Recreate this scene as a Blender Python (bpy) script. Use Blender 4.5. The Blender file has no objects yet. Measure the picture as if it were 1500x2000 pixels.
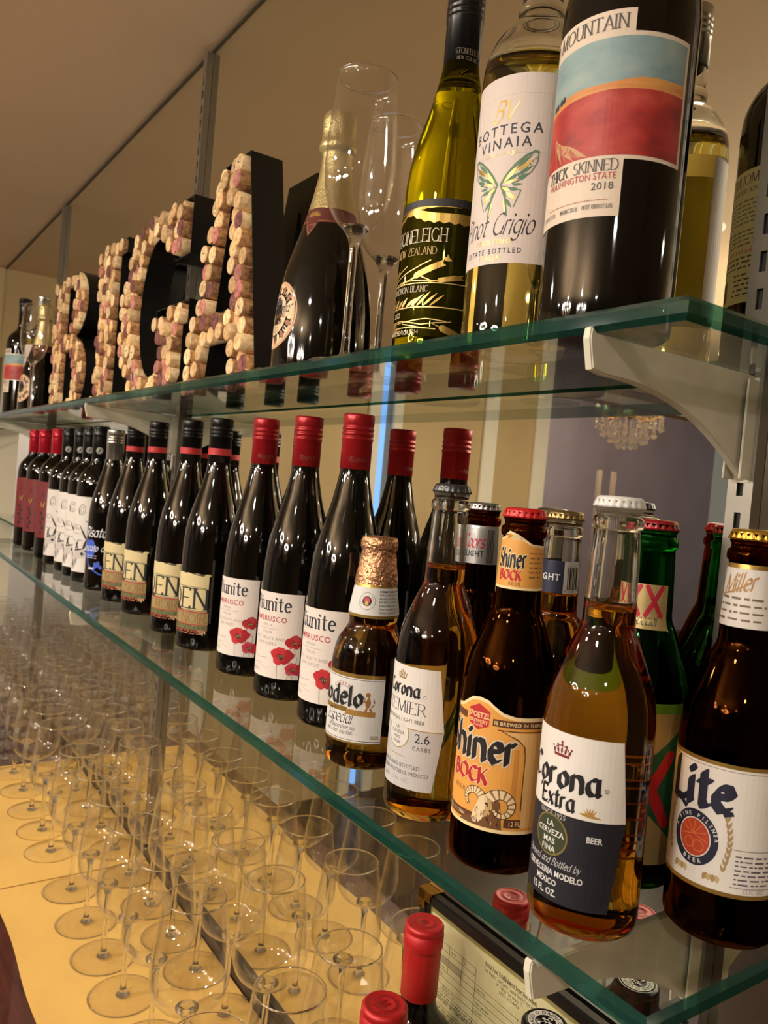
import bpy, bmesh, math, random
from mathutils import Vector, Matrix
from mathutils.geometry import tessellate_polygon
random.seed(7)
SC = bpy.context.scene
COL = SC.collection
PI = math.pi
sin, cos, rad = math.sin, math.cos, math.radians

# ------------------------------------------------------------------ camera, world, lights, exposure
ZC = 1.608                      # lens height above the floor
YAW, PIT, ROLL, FPX = 0.603593685, -0.0323282444, 0.0871334555, 1542.04362
fw = Vector((-cos(YAW) * cos(PIT), sin(YAW) * cos(PIT), sin(PIT)))
r0 = fw.cross(Vector((0, 0, 1))).normalized()
u0 = r0.cross(fw)
rt = cos(ROLL) * r0 + sin(ROLL) * u0
up = rt.cross(fw)
cd = bpy.data.cameras.new('camera')
cam = bpy.data.objects.new('camera', cd)
COL.objects.link(cam)
cam.matrix_world = Matrix(((rt.x, up.x, -fw.x, 0), (rt.y, up.y, -fw.y, 0), (rt.z, up.z, -fw.z, ZC), (0, 0, 0, 1)))
cd.sensor_fit = 'VERTICAL'
cd.sensor_height = 36.0
cd.lens = 36.0 * FPX / 2000.0
cd.clip_start = 0.02
cd.dof.use_dof = True
cd.dof.focus_distance = 0.60
cd.dof.aperture_fstop = 18.0
SC.camera = cam

WORLD_RGB, WORLD_STR = (1.0, 0.93, 0.85), 0.20
DOWNLIGHT_STR, BULB_STR, DAYLIGHT_STR = 235.0, 430.0, 1.9
w = bpy.data.worlds.new('world')
SC.world = w
w.use_nodes = True
bg = w.node_tree.nodes['Background']
bg.inputs[0].default_value = (*WORLD_RGB, 1)
bg.inputs[1].default_value = WORLD_STR
SC.view_settings.view_transform = 'Standard'
SC.view_settings.look = 'None'
SC.view_settings.gamma = 1.0
SC.view_settings.use_curve_mapping = False
SC.view_settings.exposure = 0.0
cy = SC.cycles
cy.max_bounces = 20
cy.diffuse_bounces = 3
cy.glossy_bounces = 8
cy.transmission_bounces = 16
cy.transparent_max_bounces = 72
cy.sample_clamp_indirect = 5.0
cy.blur_glossy = 0.3
cy.use_denoising = True
cy.use_adaptive_sampling = True
cy.adaptive_threshold = 0.02

# ------------------------------------------------------------------ materials
def lin(c):
    return tuple(((v / 255) / 12.92 if v / 255 <= .04045 else ((v / 255 + .055) / 1.055) ** 2.4) for v in c)

def nmat(name):
    m = bpy.data.materials.new(name)
    m.use_nodes = True
    nt = m.node_tree
    nt.nodes.clear()
    out = nt.nodes.new('ShaderNodeOutputMaterial')
    return m, nt, out

def N(nt, typ, **kw):
    n = nt.nodes.new(typ)
    for k, v in kw.items():
        setattr(n, k, v)
    return n

def pbr(name, rgb, rough=.5, metal=0.0, spec=.5, noise=0.0, nscale=40, bump=0.0, bscale=200, coat=0.0, trans=0.0, lin_rgb=False, stretch=None, rgb2=None, alpha=None):
    m, nt, out = nmat(name)
    p = N(nt, 'ShaderNodeBsdfPrincipled')
    c = rgb if lin_rgb else lin(rgb)
    p.inputs['Base Color'].default_value = (*c, 1)
    p.inputs['Roughness'].default_value = rough
    p.inputs['Metallic'].default_value = metal
    p.inputs['Specular IOR Level'].default_value = spec
    p.inputs['Coat Weight'].default_value = coat
    p.inputs['Transmission Weight'].default_value = trans
    tc = N(nt, 'ShaderNodeTexCoord')
    src = tc.outputs['Object']
    if stretch:
        mp = N(nt, 'ShaderNodeMapping')
        mp.inputs['Scale'].default_value = stretch
        nt.links.new(src, mp.inputs['Vector'])
        src = mp.outputs[0]
    if noise or rgb2:
        nz = N(nt, 'ShaderNodeTexNoise')
        nz.inputs['Scale'].default_value = nscale
        nz.inputs['Detail'].default_value = 6
        nt.links.new(src, nz.inputs['Vector'])
        cr = N(nt, 'ShaderNodeValToRGB')
        c2 = lin(rgb2) if rgb2 else tuple(v * (1 + noise) for v in c)
        c1 = c if rgb2 else tuple(v * (1 - noise) for v in c)
        cr.color_ramp.elements[0].position = .35
        cr.color_ramp.elements[1].position = .65
        cr.color_ramp.elements[0].color = (*c1, 1)
        cr.color_ramp.elements[1].color = (*c2, 1)
        nt.links.new(nz.outputs[0], cr.inputs[0])
        nt.links.new(cr.outputs[0], p.inputs['Base Color'])
    if bump:
        nb = N(nt, 'ShaderNodeTexNoise')
        nb.inputs['Scale'].default_value = bscale
        nb.inputs['Detail'].default_value = 4
        nt.links.new(src, nb.inputs['Vector'])
        b = N(nt, 'ShaderNodeBump')
        b.inputs['Strength'].default_value = bump
        b.inputs['Distance'].default_value = .002
        nt.links.new(nb.outputs[0], b.inputs['Height'])
        nt.links.new(b.outputs[0], p.inputs['Normal'])
    nt.links.new(p.outputs[0], out.inputs[0])
    return m

def glass(name, rgb, ior=1.48, rough=0.03):
    m, nt, out = nmat(name)
    g = N(nt, 'ShaderNodeBsdfGlass')
    g.inputs['Color'].default_value = (*rgb, 1)
    g.inputs['IOR'].default_value = ior
    g.inputs['Roughness'].default_value = rough
    nt.links.new(g.outputs[0], out.inputs[0])
    return m

def clearmat(name, rgb):
    m, nt, out = nmat(name)
    t = N(nt, 'ShaderNodeBsdfTransparent')
    t.inputs['Color'].default_value = (*rgb, 1)
    nt.links.new(t.outputs[0], out.inputs[0])
    return m

def thin_glass(name, rgb, k0=.04, k1=.85, tint=(1, 1, 1), power=5.0):
    """thin pane: straight-through transmission plus Schlick reflection"""
    m, nt, out = nmat(name)
    lw = N(nt, 'ShaderNodeLayerWeight')
    lw.inputs['Blend'].default_value = .5
    pw = N(nt, 'ShaderNodeMath', operation='POWER')
    pw.inputs[1].default_value = power
    ml = N(nt, 'ShaderNodeMath', operation='MULTIPLY_ADD')
    ml.inputs[1].default_value = k1
    ml.inputs[2].default_value = k0
    t = N(nt, 'ShaderNodeBsdfTransparent')
    t.inputs['Color'].default_value = (*rgb, 1)
    g = N(nt, 'ShaderNodeBsdfGlossy')
    g.inputs['Color'].default_value = (*tint, 1)
    g.inputs['Roughness'].default_value = .035
    mx = N(nt, 'ShaderNodeMixShader')
    nt.links.new(lw.outputs['Facing'], pw.inputs[0])
    nt.links.new(pw.outputs[0], ml.inputs[0])
    nt.links.new(ml.outputs[0], mx.inputs[0])
    nt.links.new(t.outputs[0], mx.inputs[1])
    nt.links.new(g.outputs[0], mx.inputs[2])
    nt.links.new(mx.outputs[0], out.inputs[0])
    return m

def emit(name, rgb, s):
    m, nt, out = nmat(name)
    e = N(nt, 'ShaderNodeEmission')
    e.inputs[0].default_value = (*rgb, 1)
    e.inputs[1].default_value = s
    nt.links.new(e.outputs[0], out.inputs[0])
    return m

def mixmat(name, build):
    m, nt, out = nmat(name)
    nt.links.new(build(nt), out.inputs[0])
    return m

def edge_shader(nt):
    p = N(nt, 'ShaderNodeBsdfPrincipled')
    p.inputs['Base Color'].default_value = (.007, .052, .040, 1)
    p.inputs['Roughness'].default_value = .08
    t = N(nt, 'ShaderNodeBsdfTransparent')
    t.inputs['Color'].default_value = (.10, .36, .29, 1)
    mx = N(nt, 'ShaderNodeMixShader')
    mx.inputs[0].default_value = .42
    nt.links.new(p.outputs[0], mx.inputs[1])
    nt.links.new(t.outputs[0], mx.inputs[2])
    return mx.outputs[0]

def cork_shader(c1, c2, ends=None):
    def f(nt):
        p = N(nt, 'ShaderNodeBsdfPrincipled')
        p.inputs['Roughness'].default_value = .8
        oi = N(nt, 'ShaderNodeObjectInfo')
        tc = N(nt, 'ShaderNodeTexCoord')
        nz = N(nt, 'ShaderNodeTexNoise', noise_dimensions='4D')
        nz.inputs['Scale'].default_value = 170
        nz.inputs['Detail'].default_value = 5
        nt.links.new(tc.outputs['Object'], nz.inputs['Vector'])
        mu = N(nt, 'ShaderNodeMath', operation='MULTIPLY')
        mu.inputs[1].default_value = 31.7
        nt.links.new(oi.outputs['Random'], mu.inputs[0])
        nt.links.new(mu.outputs[0], nz.inputs['W'])
        cr = N(nt, 'ShaderNodeValToRGB')
        cr.color_ramp.elements[0].position = .38
        cr.color_ramp.elements[1].position = .60
        cr.color_ramp.elements[0].color = (*lin(c1), 1)
        cr.color_ramp.elements[1].color = (*lin(c2), 1)
        nt.links.new(nz.outputs[0], cr.inputs[0])
        hs = N(nt, 'ShaderNodeHueSaturation')
        ma = N(nt, 'ShaderNodeMath', operation='MULTIPLY_ADD')
        ma.inputs[1].default_value = .5
        ma.inputs[2].default_value = .78
        nt.links.new(oi.outputs['Random'], ma.inputs[0])
        nt.links.new(ma.outputs[0], hs.inputs['Value'])
        nt.links.new(cr.outputs[0], hs.inputs['Color'])
        nt.links.new(hs.outputs[0], p.inputs['Base Color'])
        return p.outputs[0]
    return f

M = {}
M['mirror'] = pbr('mirror_silver', (0, 0, 0), .0, 1.0)
M['mirror'].node_tree.nodes['Principled BSDF'].inputs['Base Color'].default_value = (.79, .78, .66, 1)
M['wall'] = pbr('beige_paint', (186, 160, 116), .7, noise=.04, nscale=3, bump=.05, bscale=400)
M['wall3'] = pbr('umber_paint', (150, 122, 90), .7, noise=.05, nscale=2)
M['wall2'] = pbr('lilac_paint_daylight_tint', (146, 140, 164), .7, noise=.05, nscale=2)  # grey lilac wall, with blue daylight put into its colour
M['ceil'] = pbr('ceiling_paint', (222, 192, 156), .85, noise=.03, nscale=2, bump=.06, bscale=500)
M['white'] = pbr('white_trim_paint', (228, 218, 200), .45)
M['floor'] = pbr('dark_wood_floor', (40, 25, 17), .35, noise=.35, nscale=12, stretch=(1, 8, 1))
M['wood'] = pbr('mahogany', (70, 30, 20), .28, noise=.4, nscale=30, stretch=(.6, 8, 8), coat=.3)
M['alu'] = pbr('anodised_aluminium', (150, 144, 134), .34, .8, bump=.02, bscale=900)
M['steel_slot_shade'] = pbr('dark_steel_slot_shade', (18, 17, 16), .6)
M['bracket'] = pbr('cream_enamelled_steel', (214, 207, 186), .38, .0, noise=.10, nscale=25, bump=.03, bscale=120)
M['pane'] = thin_glass('shelf_glass', (.955, .975, .96), .035, .80)
M['edge'] = mixmat('shelf_edge_green', edge_shader)
M['bowl'] = thin_glass('wine_glass_thin', (.99, .989, .986), .04, .85, (1, 1, 1), 4.4)
M['crystal'] = glass('wine_glass_solid', (.97, .97, .97), 1.5)
M['paper'] = pbr('yellow_paper', (220, 176, 94), .55, noise=.06, nscale=9, bump=.9, bscale=9)
M['darkglass'] = pbr('dark_bottle_glass', (7, 6, 4), .05, spec=.5)
M['prosglass'] = pbr('black_green_glass', (7, 7, 4), .05, spec=.55)
M['amber'] = glass('amber_glass', (.40, .15, .035))
M['clear'] = glass('clear_glass', (.97, .975, .96), 1.46)
M['green'] = glass('green_glass', (.10, .50, .14), 1.46)
M['olive'] = glass('olive_green_glass', (.74, .73, .12), 1.40)
M['beer'] = clearmat('golden_beer', (.91, .68, .21))
M['beer2'] = clearmat('amber_beer', (.90, .68, .26))
M['beerdark'] = clearmat('dark_beer', (.13, .045, .010))
M['greenbeer'] = clearmat('beer_in_green', (.55, .50, .16))
M['wine_w'] = clearmat('white_wine', (.93, .88, .50))
M['olivewine'] = clearmat('sauvignon', (.92, .90, .42))
M['red_cap'] = pbr('red_screwcap', (172, 28, 36), .30, .35)
M['red_foil'] = pbr('red_capsule', (178, 28, 30), .42, .2, bump=.06, bscale=300)
M['black_cap'] = pbr('black_screwcap', (20, 18, 18), .28, .2)
M['silver_cap'] = pbr('silver_screwcap', (190, 188, 182), .22, .9)
M['maroon'] = pbr('maroon_print', (92, 34, 30), .45)
M['foil_gold'] = pbr('pale_gold_foil', (206, 186, 130), .33, .75, bump=.35, bscale=420)
M['foil_rose'] = pbr('copper_gold_foil', (214, 160, 120), .28, .9, bump=.9, bscale=330)
M['cap_grey'] = pbr('grey_crown_cap', (88, 88, 90), .3, .7)
M['cap_silver'] = pbr('silver_crown_cap', (170, 168, 165), .25, .85)
M['cap_white'] = pbr('white_crown_cap', (222, 220, 214), .35)
M['cap_red'] = pbr('red_crown_cap', (196, 34, 34), .3, .1)
M['cap_redgrey'] = pbr('dark_red_crown_cap', (150, 30, 36), .3, .3)
M['cap_gold'] = pbr('gold_crown_cap', (204, 160, 62), .26, .85)
M['cap_bronze'] = pbr('bronze_crown_cap', (160, 134, 90), .28, .85)
M['tray'] = pbr('black_letter_tray', (9, 8, 8), .38)
M['cork1'] = mixmat('cork_tan', cork_shader((140, 96, 58), (196, 148, 98)))
M['cork2'] = mixmat('cork_pale', cork_shader((220, 178, 122), (250, 222, 174)))
M['cork5'] = mixmat('cork_light', cork_shader((196, 150, 98), (232, 194, 142)))
M['cork3'] = mixmat('cork_wine_stain', cork_shader((84, 40, 44), (136, 84, 78)))
M['cork4'] = mixmat('cork_pink_stain', cork_shader((158, 88, 82), (196, 134, 118)))
M['ink'] = pbr('cork_ink', (44, 30, 24), .8)
M['gold_metal'] = pbr('brass', (200, 150, 60), .22, 1.0)
M['frame_black'] = pbr('black_frame', (16, 13, 12), .35)
M['sheet'] = pbr('cream_report_paper', (222, 204, 158), .7, noise=.05, nscale=12)
M['matboard'] = pbr('olive_mat_board', (150, 130, 74), .7)
M['bulb'] = emit('candle_bulb', (1.0, .91, .78), BULB_STR)
M['bulb2'] = emit('lilac_room_bulb', (1.0, .88, .72), BULB_STR * 7.5)
M['lens'] = emit('downlight_lens', (1.0, .93, .83), DOWNLIGHT_STR)
M['daylight'] = emit('daylight_pane', (.20, .42, 1.0), DAYLIGHT_STR)
_pm = {}
def P(rgb, metal=0, rough=.55):
    k = (rgb, metal, rough)
    if k not in _pm:
        _pm[k] = pbr('print_%02x%02x%02x%s' % (*rgb, '_foil' if metal else ''), rgb, rough, metal)
    return _pm[k]
GOLD = ((205, 168, 88), .8, .32)

# ------------------------------------------------------------------ object helpers
def link(name, me, mats, parent=None, loc=None, rotz=None, smooth=True):
    o = bpy.data.objects.new(name, me)
    COL.objects.link(o)
    for m in (mats if isinstance(mats, (list, tuple)) else [mats]):
        me.materials.append(m)
    if parent: o.parent = parent
    if loc: o.location = loc
    if rotz: o.rotation_euler.z = rotz
    if smooth:
        for p in me.polygons: p.use_smooth = True
    return o

def thing(name, label, cat, loc=(0, 0, 0), group=None, rotz=0):
    o = bpy.data.objects.new(name, None)
    COL.objects.link(o)
    o.empty_display_size = .02
    o.location = loc
    o.rotation_euler.z = rotz
    o['label'] = label
    o['category'] = cat
    if group: o['group'] = group
    return o

def tag(o, label, cat, group=None):
    o['label'] = label
    o['category'] = cat
    if group: o['group'] = group
    return o

def struct(o):
    o['kind'] = 'structure'
    return o

def dup(root, loc, label=None, group=None, rotz=None):
    r = root.copy()
    COL.objects.link(r)
    r.location = loc
    if rotz is not None: r.rotation_euler.z = rotz
    if label: r['label'] = label
    if group: r['group'] = group
    for ch in list(root.children):
        c = ch.copy()
        COL.objects.link(c)
        c.parent = r
        for g in list(ch.children):
            d = g.copy()
            COL.objects.link(d)
            d.parent = c
    return r

def mesh(name, vs, fs, mi=None):
    me = bpy.data.meshes.new(name)
    me.from_pydata(vs, [], fs)
    if mi:
        for p, i in zip(me.polygons, mi): p.material_index = i
    me.update()
    return me

def lathe_data(prof, seg=48, vs=None, fs=None, rmod=None):
    """prof: [(r,z)..] bottom to top gives outward faces"""
    vs = [] if vs is None else vs
    fs = [] if fs is None else fs
    rings = []
    for k, (r, z) in enumerate(prof):
        if r < 1e-7:
            rings.append([len(vs)])
            vs.append((0, 0, z))
        else:
            st = len(vs)
            for i in range(seg):
                a = 2 * PI * i / seg
                rr = r if rmod is None else r + rmod(a, k)
                vs.append((rr * cos(a), rr * sin(a), z))
            rings.append(list(range(st, st + seg)))
    for A, B in zip(rings, rings[1:]):
        if len(A) == 1 and len(B) == 1: continue
        for i in range(seg):
            j = (i + 1) % seg
            if len(A) == 1: fs.append((A[0], B[j], B[i]))
            elif len(B) == 1: fs.append((A[i], A[j], B[0]))
            else: fs.append((A[i], A[j], B[j], B[i]))
    return vs, fs

def mm(prof): return [(r * .001, z * .001) for r, z in prof]

def smooth_prof(prof, n=4, keep=()):
    """Catmull-Rom through profile points"""
    out = []
    L = len(prof)
    for i in range(L - 1):
        p0, p1, p2, p3 = prof[max(i - 1, 0)], prof[i], prof[i + 1], prof[min(i + 2, L - 1)]
        for k in range(n):
            t = k / n
            q = []
            for c in (0, 1):
                q.append(.5 * (2 * p1[c] + (p2[c] - p0[c]) * t + (2 * p0[c] - 5 * p1[c] + 4 * p2[c] - p3[c]) * t * t + (3 * p1[c] - p0[c] - 3 * p2[c] + p3[c]) * t ** 3))
            out.append((max(q[0], 0), q[1]))
    out.append(prof[-1])
    return out

def box_data(x0, x1, y0, y1, z0, z1, vs, fs):
    b = len(vs)
    vs += [(x0, y0, z0), (x1, y0, z0), (x1, y1, z0), (x0, y1, z0), (x0, y0, z1), (x1, y0, z1), (x1, y1, z1), (x0, y1, z1)]
    fs += [tuple(b + i for i in f) for f in ((0, 3, 2, 1), (4, 5, 6, 7), (0, 1, 5, 4), (1, 2, 6, 5), (2, 3, 7, 6), (3, 0, 4, 7))]

def boxes(name, lst, mat, parent=None, bevel=0.0, loc=None):
    vs, fs = [], []
    for b in lst: box_data(*b, vs, fs)
    me = mesh(name, vs, fs)
    if bevel:
        bm = bmesh.new(); bm.from_mesh(me)
        bmesh.ops.bevel(bm, geom=bm.edges[:], offset=bevel, segments=2, affect='EDGES')
        bm.to_mesh(me); bm.free()
    return link(name, me, mat, parent, loc, smooth=False)

def tube_data(pts, r, vs, fs, seg=8):
    """tube with closed ends along points; r a number or one per point"""
    pts = [Vector(p) for p in pts]
    prev = None
    for k, p in enumerate(pts):
        d = (pts[min(k + 1, len(pts) - 1)] - pts[max(k - 1, 0)]).normalized()
        ref = Vector((0, 0, 1)) if abs(d.z) < .9 else Vector((1, 0, 0))
        a = d.cross(ref).normalized(); b = d.cross(a)
        rr = r[k] if isinstance(r, (list, tuple)) else r
        st = len(vs)
        for i in range(seg):
            t = 2 * PI * i / seg
            vs.append(tuple(p + rr * (cos(t) * a + sin(t) * b)))
        if prev is not None:
            for i in range(seg):
                j = (i + 1) % seg
                fs.append((prev + i, prev + j, st + j, st + i))
        else:
            fs.append(tuple(range(st + seg - 1, st - 1, -1)))
        prev = st
    fs.append(tuple(range(prev, prev + seg)))

def prism(name, outline, axis_lo, axis_hi, mat, parent=None, bevel=0.0):
    """outline in (y,z), extruded along x"""
    n = len(outline)
    bm = bmesh.new()
    v0 = [bm.verts.new((axis_lo, y, z)) for y, z in outline]
    v1 = [bm.verts.new((axis_hi, y, z)) for y, z in outline]
    bm.faces.new(v0); bm.faces.new(v1[::-1])
    for i in range(n):
        j = (i + 1) % n
        bm.faces.new((v0[j], v0[i], v1[i], v1[j]))
    bmesh.ops.recalc_face_normals(bm, faces=bm.faces[:])
    if bevel:
        bmesh.ops.bevel(bm, geom=[e for e in bm.edges if abs(e.verts[0].co.x - e.verts[1].co.x) < 1e-6], offset=bevel, segments=2, affect='EDGES')
    bmesh.ops.triangulate(bm, faces=[f for f in bm.faces if len(f.verts) > 4])
    me = bpy.data.meshes.new(name); bm.to_mesh(me); bm.free()
    return link(name, me, mat, parent, smooth=False)

# ------------------------------------------------------------------ lettering: pen-stroke glyphs and plain letters
def arc(cx, cy, rx, ry, a0, a1, n):
    return [(cx + rx * cos(rad(a0 + (a1 - a0) * i / n)), cy + ry * sin(rad(a0 + (a1 - a0) * i / n))) for i in range(n + 1)]

def glyph(c, n):
    """strokes and advance, cap height 1, x height .66; n = segments per half turn"""
    A = arc; h = .66
    if c == ' ': return [], .36
    if c == "'": return [[(.06, 1), (.03, .78)]], .16
    if c == '.': return [[(.05, .0), (.08, .02)]], .22
    d = {
     'A': ([[(0, 0), (.35, 1), (.7, 0)], [(.12, .34), (.58, .34)]], .7), 'B': ([[(0, 0), (0, 1)], [(0, 1)] + A(.26, .77, .22, .23, 90, -90, n) + [(0, .54)], A(.27, .27, .27, .27, 90, -90, n) + [(0, 0)]], .56),
     'C': ([A(.38, .5, .38, .5, 48, 312, 2 * n)], .68), 'D': ([[(0, 0), (0, 1)], [(0, 1)] + A(.26, .5, .42, .5, 90, -90, n) + [(0, 0)]], .7),
     'E': ([[(0, 0), (0, 1)], [(0, 1), (.5, 1), (.5, .9)], [(0, .52), (.42, .52)], [(0, 0), (.53, 0), (.53, .1)]], .56), 'F': ([[(0, 0), (0, 1)], [(0, 1), (.5, 1)], [(0, .5), (.4, .5)]], .5),
     'G': ([A(.4, .5, .4, .5, 48, 330, 2 * n), [(.72, .02), (.72, .42)]], .78), 'H': ([[(0, 0), (0, 1)], [(.6, 0), (.6, 1)], [(0, .5), (.6, .5)]], .62), 'I': ([[(0, 0), (0, 1)]], .1),
     'J': ([[(.3, 1), (.3, .2)] + A(.14, .2, .16, .2, 0, -120, n)], .36), 'K': ([[(0, 0), (0, 1)], [(.55, 1), (.02, .45)], [(.2, .6), (.6, 0)]], .6), 'L': ([[(0, 1), (0, 0)], [(0, 0), (.48, 0), (.5, .12)]], .5),
     'M': ([[(0, 0), (.06, 1)], [(.06, 1), (.42, .05)], [(.42, .05), (.78, 1)], [(.78, 1), (.84, 0)]], .86), 'N': ([[(0, 0), (0, 1)], [(0, 1), (.62, 0)], [(.62, 0), (.62, 1)]], .66),
     'O': ([A(.42, .5, .42, .5, 90, 450, 2 * n)], .86), 'P': ([[(0, 0), (0, 1)], [(0, 1)] + A(.27, .74, .24, .26, 90, -90, n) + [(0, .48)]], .54),
     'R': ([[(0, 0), (0, 1)], [(0, 1)] + A(.27, .75, .24, .25, 90, -90, n) + [(0, .5)], [(.26, .5), (.62, 0)]], .62), 'S': ([A(.26, .74, .23, .26, 40, 270, n + 2) + A(.26, .25, .26, .24, 75, -140, n + 2)], .54),
     'T': ([[(0, .92), (0, 1), (.64, 1), (.64, .92)], [(.32, 0), (.32, 1)]], .64), 'U': ([[(0, 1), (0, .32)] + A(.3, .32, .3, .32, 180, 360, n) + [(.6, 1)]], .64), 'V': ([[(0, 1), (.34, 0), (.68, 1)]], .7),
     'W': ([[(0, 1), (.25, 0), (.48, .95), (.72, 0), (.96, 1)]], .98), 'X': ([[(0, 1), (.62, 0)], [(.62, 1), (0, 0)]], .64), 'Y': ([[(0, 1), (.32, .5), (.64, 1)], [(.32, .5), (.32, 0)]], .66), 'Z': ([[(.02, 1), (.6, 1), (0, 0), (.6, 0)]], .62),
     'a': ([A(.24, .33, .24, .33, 60, 300, 2 * n), [(.46, .64), (.46, .06), (.54, 0)]], .56), 'b': ([[(0, 1), (0, 0)], A(.24, .33, .24, .33, 160, -160, 2 * n)], .5), 'c': ([A(.24, .33, .24, .33, 50, 310, 2 * n)], .44),
     'd': ([A(.24, .33, .24, .33, 60, 300, 2 * n), [(.46, 1), (.46, .04), (.52, 0)]], .54), 'e': ([[(.02, .36), (.46, .40)] + A(.24, .33, .24, .33, 15, 310, 2 * n)], .5), 'f': ([A(.3, .82, .16, .18, 60, 180, n) + [(.14, 0)], [(0, h), (.32, h)]], .34),
     'g': ([A(.24, .35, .24, .31, 60, 300, 2 * n), [(.46, .64), (.46, -.12)] + A(.24, -.12, .22, .18, 0, -150, n)], .54), 'h': ([[(0, 1), (0, 0)], [(0, .44)] + A(.23, .42, .23, .24, 170, 0, n) + [(.46, .04), (.5, 0)]], .54),
     'i': ([[(.02, .64), (.02, .04), (.06, 0)], [(.0, .93), (.07, .85)]], .14), 'l': ([[(.02, 1), (.02, .05), (.07, 0)]], .15), 'm': ([[(0, .64), (0, 0)], [(0, .44)] + A(.18, .42, .18, .24, 170, 0, n) + [(.36, 0)], [(.36, .44)] + A(.54, .42, .18, .24, 170, 0, n) + [(.72, 0)]], .78),
     'n': ([[(0, .64), (0, 0)], [(0, .44)] + A(.22, .42, .22, .24, 170, 0, n) + [(.44, .04), (.48, 0)]], .52), 'o': ([A(.24, .33, .24, .33, 90, 450, 2 * n)], .52), 'p': ([[(0, .66), (0, -.3)], A(.24, .33, .24, .33, 160, -160, 2 * n)], .52),
     'r': ([[(0, .64), (0, .0)], [(0, .44)] + A(.18, .42, .18, .24, 165, 60, n)], .32), 's': ([A(.18, .49, .16, .17, 50, 270, n) + A(.18, .16, .18, .16, 80, -150, n)], .38), 't': ([[(.12, .9), (.12, .1), (.18, 0), (.3, .04)], [(0, h), (.3, h)]], .32),
     'u': ([[(0, .64), (0, .22)] + A(.21, .22, .21, .22, 180, 350, n), [(.44, .64), (.44, .04), (.5, 0)]], .52), 'v': ([[(0, .66), (.22, 0), (.44, .66)]], .46), 'x': ([[(0, .64), (.44, 0)], [(.44, .64), (0, 0)]], .46), 'y': ([[(0, .66), (.22, 0)], [(.46, .66), (.1, -.3)]], .48),
     'z': ([[(.02, .64), (.4, .64), (0, 0), (.42, 0)]], .44), 'k': ([[(0, 1), (0, 0)], [(.4, .66), (.02, .3)], [(.14, .4), (.44, 0)]], .46), 'w': ([[(0, .66), (.18, 0), (.34, .6), (.5, 0), (.68, .66)]], .7),
    }
    return d.get(c, ([], .3))

def hull(pts):
    pts = sorted(set(pts))
    if len(pts) < 3: return pts
    def half(ps):
        o = []
        for p in ps:
            while len(o) > 1 and (o[-1][0] - o[-2][0]) * (p[1] - o[-2][1]) - (o[-1][1] - o[-2][1]) * (p[0] - o[-2][0]) <= 0: o.pop()
            o.append(p)
        return o
    a = half(pts); b = half(pts[::-1])
    return a[:-1] + b[:-1]

def stroke(pts, a, b, ang=0.0, k=8):
    nib = [(a * cos(2 * PI * i / k + PI / k) * cos(ang) - b * sin(2 * PI * i / k + PI / k) * sin(ang), a * cos(2 * PI * i / k + PI / k) * sin(ang) + b * sin(2 * PI * i / k + PI / k) * cos(ang)) for i in range(k)]
    out = []
    for p, q in zip(pts, pts[1:]):
        out.append(hull([(p[0] + x, p[1] + y) for x, y in nib] + [(q[0] + x, q[1] + y) for x, y in nib]))
    return out

STY = {'black': dict(a=.135, b=.028, ang=rad(42), n=3, sx=.86, gap=.15, sh=0, ser=0),
       'blackbold': dict(a=.16, b=.04, ang=rad(42), n=3, sx=.88, gap=.16, sh=0, ser=0),
       'serif': dict(a=.062, b=.022, ang=0, n=7, sx=1, gap=.17, sh=0, ser=.085),
       'serifbold': dict(a=.10, b=.030, ang=0, n=7, sx=1, gap=.24, sh=0, ser=.10),
       'seriflight': dict(a=.040, b=.018, ang=0, n=7, sx=1, gap=.18, sh=0, ser=.075),
       'script': dict(a=.055, b=.022, ang=rad(50), n=6, sx=.92, gap=.09, sh=.36, ser=0),
       'scriptbold': dict(a=.085, b=.035, ang=rad(50), n=6, sx=.95, gap=.11, sh=.30, ser=0),
       'round': dict(a=.055, b=.055, ang=0, n=6, sx=1, gap=.2, sh=0, ser=0),
       'bold': dict(a=.085, b=.08, ang=0, n=5, sx=.9, gap=.24, sh=0, ser=0)}

def pen(txt, h, style='serif', at=(0, 0), anchor='c', sx=1.0, gap=None, slope=0.0, grow=0.0):
    s = STY[style]; polys = []; x = 0.0
    g = s['gap'] if gap is None else gap
    for c in txt:
        st, adv = glyph(c, s['n'])
        up_ = c.isupper()
        for L in st:
            Q = [((p[0] * s['sx'] + x), p[1]) for p in L]
            polys += stroke(Q, s['a'] + grow, s['b'] + grow, s['ang'])
            if s['ser'] and len(L) > 1:
                for e, f in ((L[0], L[1]), (L[-1], L[-2])):
                    if abs(e[0] - f[0]) < .5 * abs(e[1] - f[1]) and abs(e[1] - f[1]) > .15 and min(abs(e[1]), abs(e[1] - 1), abs(e[1] - .64)) < .03:
                        w_ = s['ser'] + s['a']
                        polys += stroke([(e[0] * s['sx'] + x - w_, e[1]), (e[0] * s['sx'] + x + (w_ if abs(e[1] - .64) > .03 else 0), e[1])], .01 + grow, s['b'] * .9 + grow)
        x += adv * s['sx'] + g
    W = max(x - g, .01)
    ox = {'c': -W / 2, 'l': 0, 'r': -W}[anchor]
    out = []
    for p in polys:
        out.append([(at[0] + (a + ox + s['sh'] * b) * h * sx, at[1] + b * h + slope * (a + ox) * h * sx) for a, b in p])
    return out

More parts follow.
